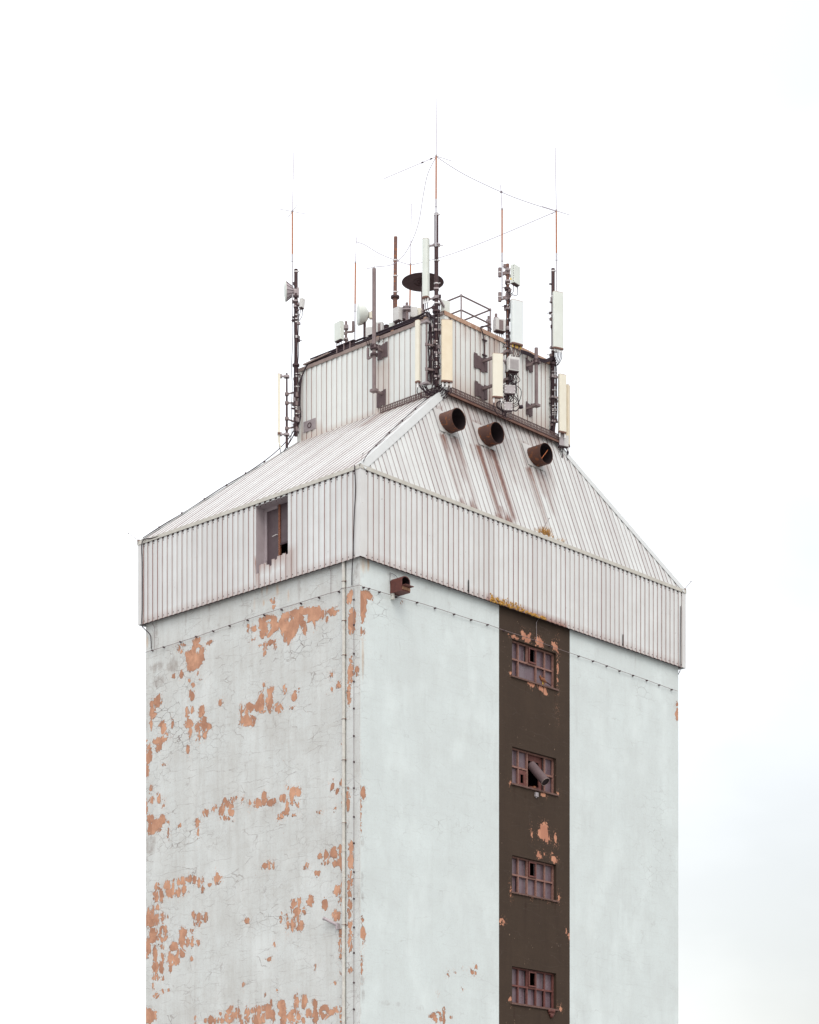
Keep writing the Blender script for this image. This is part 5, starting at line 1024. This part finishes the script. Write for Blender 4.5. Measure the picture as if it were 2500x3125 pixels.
unit('flat white box behind the front mast', 1359, 918, 958, 81.6, .34, .1, 26, 'radome', bMF, 2, (bMF.x, bMF.y, zat(975, bMF)), screws=True)
unit('tall white box at the left end of the roof edge', 1035, 984, 1040, 84.2, .38, .17, -50, 'radome', pt(1056, 1000, 84.4), 3, pt(1050, 1062, 84.2), screws=True)
unit('white tilted box at the left end of the equipment cluster', 1214, 940, 980, 82.7, .3, .2, -45, 'unit', None, 2, pt(1225, 1000, 82.6))
unit('grey box with clamps in the equipment cluster', 1233, 942, 976, 82.9, .3, .22, 30, 'reveal', None, 2, pt(1240, 992, 82.6))
unit('pale box under the saucer', 1262, 938, 970, 83.1, .27, .16, 15, 'unit', None, 2, pt(1262, 985, 82.8))
unit('cream-edged box against the saucer post', 1277, 942, 978, 83.4, .14, .22, 40, 'cream', None, 1, None)
unit('pale box with grey slots behind the plain brown pole', 1160, 985, 1018, 83.2, .25, .18, -20, 'unit', None, 2, pt(1165, 1035, 82.7), panel_mat='pole_grey')
unit('wide pale box left of the plain brown pole', 1128, 1000, 1030, 83.3, .26, .16, -15, 'unit', None, 3, pt(1120, 1042, 83))
unit('pale box beside the black ribbed cylinder', 1196, 986, 1012, 83.0, .2, .14, -10, 'radome', None, 1, None)
unit('small tilted box clamped to the left mast', 922, 912, 940, DL - .05, .2, .13, 60, 'unit', bML, 2, (bML.x, bML.y, zat(965, bML)), tilt=.1)
unit('grey box low behind the right corner panels', 1712, 1322, 1362, DR + .1, .2, .18, 20, 'unit_grey', None, 3, pt(1715, 1390, DR))
unit('pale unit low behind the right corner panels', 1725, 1330, 1364, DR + .3, .22, .16, 30, 'unit', None, 2, None)
m = MB(); b = pt(1180, 1022, 83.0); m.cyl(b, (b.x, b.y, zat(992, b)), .075, None, 16); [m.cyl((b.x, b.y, zat(y, b)), (b.x, b.y, zat(y, b) + .03), .1, None, 16) for y in (996, 1001, 1006, 1011, 1016)]; solo('surge_arrester', m, M['dark'], 'black ribbed cylinder among the boxes on the left edge', 'ribbed cylinder')
# short stub poles among the boxes
for px, y0_, y1_, d, r, lab in ((1056.5, 981, 1062, 84.4, .047, 'short dark pole beside the tall white box at the left end'), (1242, 924, 995, 82.6, .05, 'short grey pole through the clamps of the equipment cluster'), (1514, 958, 1000, depth(on_y(1514, 1000, PV0)) + .8, .05, 'short grey pole behind the slotted white box'), (1491, 965, 1010, depth(on_y(1491, 1000, PV0)) + 1.1, .04, 'short grey pole behind the railing corner')):
    tq, bq = pole('stub_pole', lab, px, y0_, y1_, d, r, 'pole_grey', (), (), 'pole', 'short stub poles among the boxes')
    z = zat(y0_ + 16, bq); m = MB(); m.obox((bq.x, bq.y, z), R3 * .09, F3 * .09, UP * .04); tq.part('clamp', m, M['galv'])
    if px == 1242:
        for y in (938, 946): m = MB(); z = zat(y, bq); m.obox((bq.x, bq.y, z), R3 * .14, F3 * .12, UP * .02); tq.part('clamp', m, M['galv'])
    if px == 1056.5:
        e = pt(1078, 1012, 84.4); m = MB(); m.bar((bq.x, bq.y, zat(1014, bq)), e, .06, .06); m.cyl(e, (e.x, e.y, zat(981, e)), .05, None, 12); tq.part('side_arm', m, M['pole_grey'])

# --- guard rail on the flat roof
GA = pt(1408, 902, 82.05); zA = GA.z; L1 = on_y(1497, 943, GA.y).x - GA.x; L2 = 1.9; zr0 = PZ1 - .06
t = Thing('guard_rail', 'grey tube guard rail around a hatch on the flat roof', 'guard rail', (GA.x, GA.y, zr0)); cs = [(GA.x, GA.y), (GA.x + L1, GA.y), (GA.x + L1, GA.y + L2), (GA.x, GA.y + L2)]
for x, y in cs: m = MB(); m.cyl((x, y, zr0), (x, y, zA + .02), .033, None, 12); t.part('post', m, M['galv'])
for h_ in (zA, zA - .52):
    for (a, b) in zip(cs, cs[1:] + cs[:1]): m = MB(); m.cyl((*a, h_), (*b, h_), .03, None, 12); t.part('rail', m, M['pole_grey'])
for x, y in cs:
    for h_ in (zA, zA - .52): m = MB(); m.lathe((x, y, h_), UP, [(.001, -.05), (.036, -.045), (.038, 0), (.036, .045), (.001, .05)], 12); t.part('joint', m, M['galv'])

# --- cables, hatch lid and beam along the left roof edge
def edge(px, up=.1, inn=.0): p = on_x(px, 1040, PU0 + inn); return V((PU0 + inn, p.y, PZ1 + up))
t = Thing('cable_bundle', 'thick bundle of black cables along the left roof edge and down the front mast', 'cable bundle', edge(1100))
zf = lambda y: zat(y, bMF)
for k in range(7):
    o = V((random.uniform(-.04, .03), random.uniform(-.04, .04), 0)); j = lambda a=.05: random.uniform(-a, a)
    tv_ = V((bMF.x - .0, bMF.y + .13, 0)); top = [edge(x, .13 + .07 * (k % 3) + j(.02), .05 - .035 * (k // 3)) for x in ((1010, 1080, 1150, 1215, 1275, 1305) if k % 2 else (950, 1030, 1100, 1160, 1230, 1280, 1308))]
    dn = [V((tv_.x + .03 * k - .1, tv_.y + j(.04) - .015 * k, zf(y))) + R3 * (-.1 + .012 * k) for y in (985, 1010, 1060, 1110, 1150, 1172)]
    m = MB(); m.tube(smooth([p + o for p in top] + [p + o for p in dn]), .03, 6); t.part('cable', m, M['cable'])
for y in (1012, 1060, 1095, 1130): m = MB(); m.obox(V((bMF.x, bMF.y + .12, zf(y))) - R3 * .08, R3 * .13, F3 * .08, UP * .01); t.part('strap', m, M['dark'])
for px in (1090, 1155, 1200, 1270, 1300): e = edge(px, .02, .02); m = MB(); m.box(e - V((.05, .07, .05)), e + V((.06, .07, .1))); m.cyl(e + V((0, 0, .1)), e + V((0, 0, .26)), .012, None, 8); t.part('wooden_block', m, M['flash_rust'])
t = Thing('cable_bundle', 'black cables dropping from the roof edge down the left mast', 'cable bundle', V((PU0, PV1, PZ1)))
for k in range(5):
    zl = lambda y: zat(y, bML); j = lambda a=.03: random.uniform(-a, a); m = MB()
    m.tube(smooth([edge(1000, .1, .02 * k), edge(960, .08, .02 * k), edge(937, .04, -.06), V((PU0 - .09, on_x(925, 1150, PU0 - .09).y, zl(1140))), V((bML.x + .06 + .02 * k, bML.y - .1 + j(), zl(1170))), V((bML.x + .07 + .015 * k, bML.y - .09, zl(1230))), V((bML.x + .05 + .02 * k, bML.y - .08 + j(), zl(1275))), V((bML.x + j(), bML.y + j(), zl(1310)))] + ([V((bML.x - .15, bML.y, zl(1335))), pt(866, 1378, DL - .2)] if k < 2 else [])), .022, 6); t.part('cable', m, M['cable'])
m = MB(); zl = lambda y: zat(y, bML); m.tube(smooth([pt(892.5, 916, DL - .12), pt(892, 950, DL - .1), pt(894, 1000, DL - .1), pt(893, 1050, DL - .1), pt(890, 1120, DL - .1), pt(892, 1180, DL - .1), pt(890, 1250, DL - .1), pt(891, 1320, DL - .1), pt(880, 1355, DL - .1)]), .013, 6); t.part('cable', m, M['cable'], None, 'single thin cable swinging beside the mast')
t = Thing('cable_bundle', 'black cables looping from the right roof edge to the right mast', 'cable bundle', V((PU1, PV0, PZ1)))
for k in range(4):
    r0 = [on_y(x, y + 3 * k, PV0 - .12 - .02 * k) for x, y in ((1590, 1068), (1615, 1076), (1640, 1090), (1665, 1097))]; m = MB(); m.tube(smooth(r0 + [V((bMR.x - .05, bMR.y - .1, zat(1092 + 3 * k, bMR))), V((bMR.x + .08 + .015 * k, bMR.y - .06, zat(1130, bMR))), V((bMR.x + .1 + .02 * k, bMR.y - .04, zat(1200, bMR))), V((bMR.x + .08, bMR.y - .06 - .02 * k, zat(1260, bMR))), V((bMR.x + .1, bMR.y, zat(1320, bMR))), pt(1708, 1360, DR)]), .018, 6); t.part('cable', m, M['cable'])
t = Thing('cable_bundle', 'black cables tangled below the finned unit on the brown mast', 'cable bundle', bMM)
for k in range(12):
    j = lambda a=.1: random.uniform(-a, a); q = V((bMM.x + j(.16) + .1, bMM.y - .15 + j(.06), zat(1140, bMM))); e = V((bMM.x + j(.2), bMM.y - .12, zat(1245, bMM) + j(.15))); m = MB(); m.tube(smooth([q, q - UP * .25 + R3 * j(.2), (q + e) / 2 + R3 * j(.3), e + UP * .15 + R3 * j(.25), e]), .013, 5); t.part('cable', m, M['cable'])
for k in range(7):
    c = pt(1528 + k * 1.5, 1238 + k * .8, dM - .1); m = MB(); m.ring(c, dirv(20 + 8 * k) + UP * .2, .17 + .012 * k, .01, 20, 5); t.part('coil', m, M['cable'])
m = MB(); c = pt(1586, 1243, dM - .1); m.lathe(c, dirv(60), [(.001, 0), (.06, .0), (.07, .06), (.06, .12), (.001, .12)], 12); m.tube(smooth([pt(1568, 1206, dM - .15), pt(1580, 1220, dM - .15), c]), .018, 6); m.tube(smooth([c, pt(1575, 1254, dM - .12), pt(1560, 1250, dM - .1)]), .02, 6); t.part('sealed_plug', m, M['cable'])
t = Thing('cable_bundle', 'dark cable looping over the right roof edge onto the right side', 'cable bundle', on_y(1477, 1050, PV0)); m = MB(); m.tube(smooth([on_y(1500, 1005, PV0 + .2), on_y(1490, 998, PV0 + .05), on_y(1468, 997, PV0 - .1), on_y(1473, 1015, PV0 - .12), on_y(1477, 1040, PV0 - .07), on_y(1478, 1070, PV0 - .06), on_y(1477, 1098, PV0 - .06)]), .02, 6); t.part('cable', m, M['cable'])
for y in (1038, 1084): p = on_y(1479, y, PV0 - .06); m = MB(); m.box(p - V((.1, .03, .02)), p + V((.12, .03, .02))); t.part('clip', m, M['dark'])
m = MB(); [m.tube(smooth([on_y(1497 + k, 1000 + k, PV0 + .1), on_y(1496 - k, 1012 + k, PV0 - .02), on_y(1489 + k, 1012, PV0 + .1)]), .016, 6) for k in range(3)]; t.part('loop', m, M['cable'])
t = Thing('cable_bundle', 'loops of black cable hanging at the foot of the front mast', 'cable bundle', V((bMF.x, bMF.y, PZ0)))
for k in range(9):
    j = lambda a=.1: random.uniform(-a, a); a_ = pt(1290 + j(10), 1178 + j(4), DF - .1); b_ = pt(1318 + 5 * k + j(6), 1172 + j(6), DF - .05); m = MB(); m.tube(smooth([a_, a_.lerp(b_, .3) - UP * (.25 + j(.08)), a_.lerp(b_, .7) - UP * (.28 + j(.08)), b_]), .015, 5); t.part('cable', m, M['cable'])
for k in range(5):
    j = lambda a=.1: random.uniform(-a, a); a_ = pt(1348 + 6 * k, 1186 + j(5), DF - .2); b_ = pt(1322 + j(8), 1202 + j(4), DF - .05); m = MB(); m.tube(smooth([a_, a_.lerp(b_, .4) - UP * (.15 + j(.06)), b_]), .014, 5); t.part('cable', m, M['cable'])
q0, q1 = edge(942, .2, .2), edge(1018, .2, .2); m = MB(); m.prism([V((PU0 - .1, q0.y, PZ1 + .10)), V((PU0 - .1, q1.y, PZ1 + .16)), V((PU0 + 1.0, q1.y, PZ1 + .42)), V((PU0 + 1.0, q0.y, PZ1 + .34))], (0, 0, .05)); solo('hatch_lid', m, M['flash_grey'], 'grey hatch lid lying on the left end of the roof edge', 'hatch lid')
q0, q1 = edge(1034, .0, .1), edge(1088, .0, .1); t = Thing('steel_beam', 'dark steel beam frame on the left roof edge under the white boxes', 'beam', q0); zb0 = PZ1 + .07
m = MB(); m.box((PU0 + .0, q1.y, zb0), (PU0 + .03, q0.y, zb0 + .24)); m.box((PU0 - .06, q1.y, zb0 + .24), (PU0 + .12, q0.y, zb0 + .27)); m.box((PU0 - .06, q1.y, zb0 - .02), (PU0 + .12, q0.y, zb0)); t.part('beam', m, M['dark'])
for f in (.05, .45, .8): yy = q0.y + (q1.y - q0.y) * f; m = MB(); m.box((PU0 - .06, yy - .02, zb0), (PU0, yy + .02, zb0 + .24)); t.part('stiffener', m, M['pole_grey'])
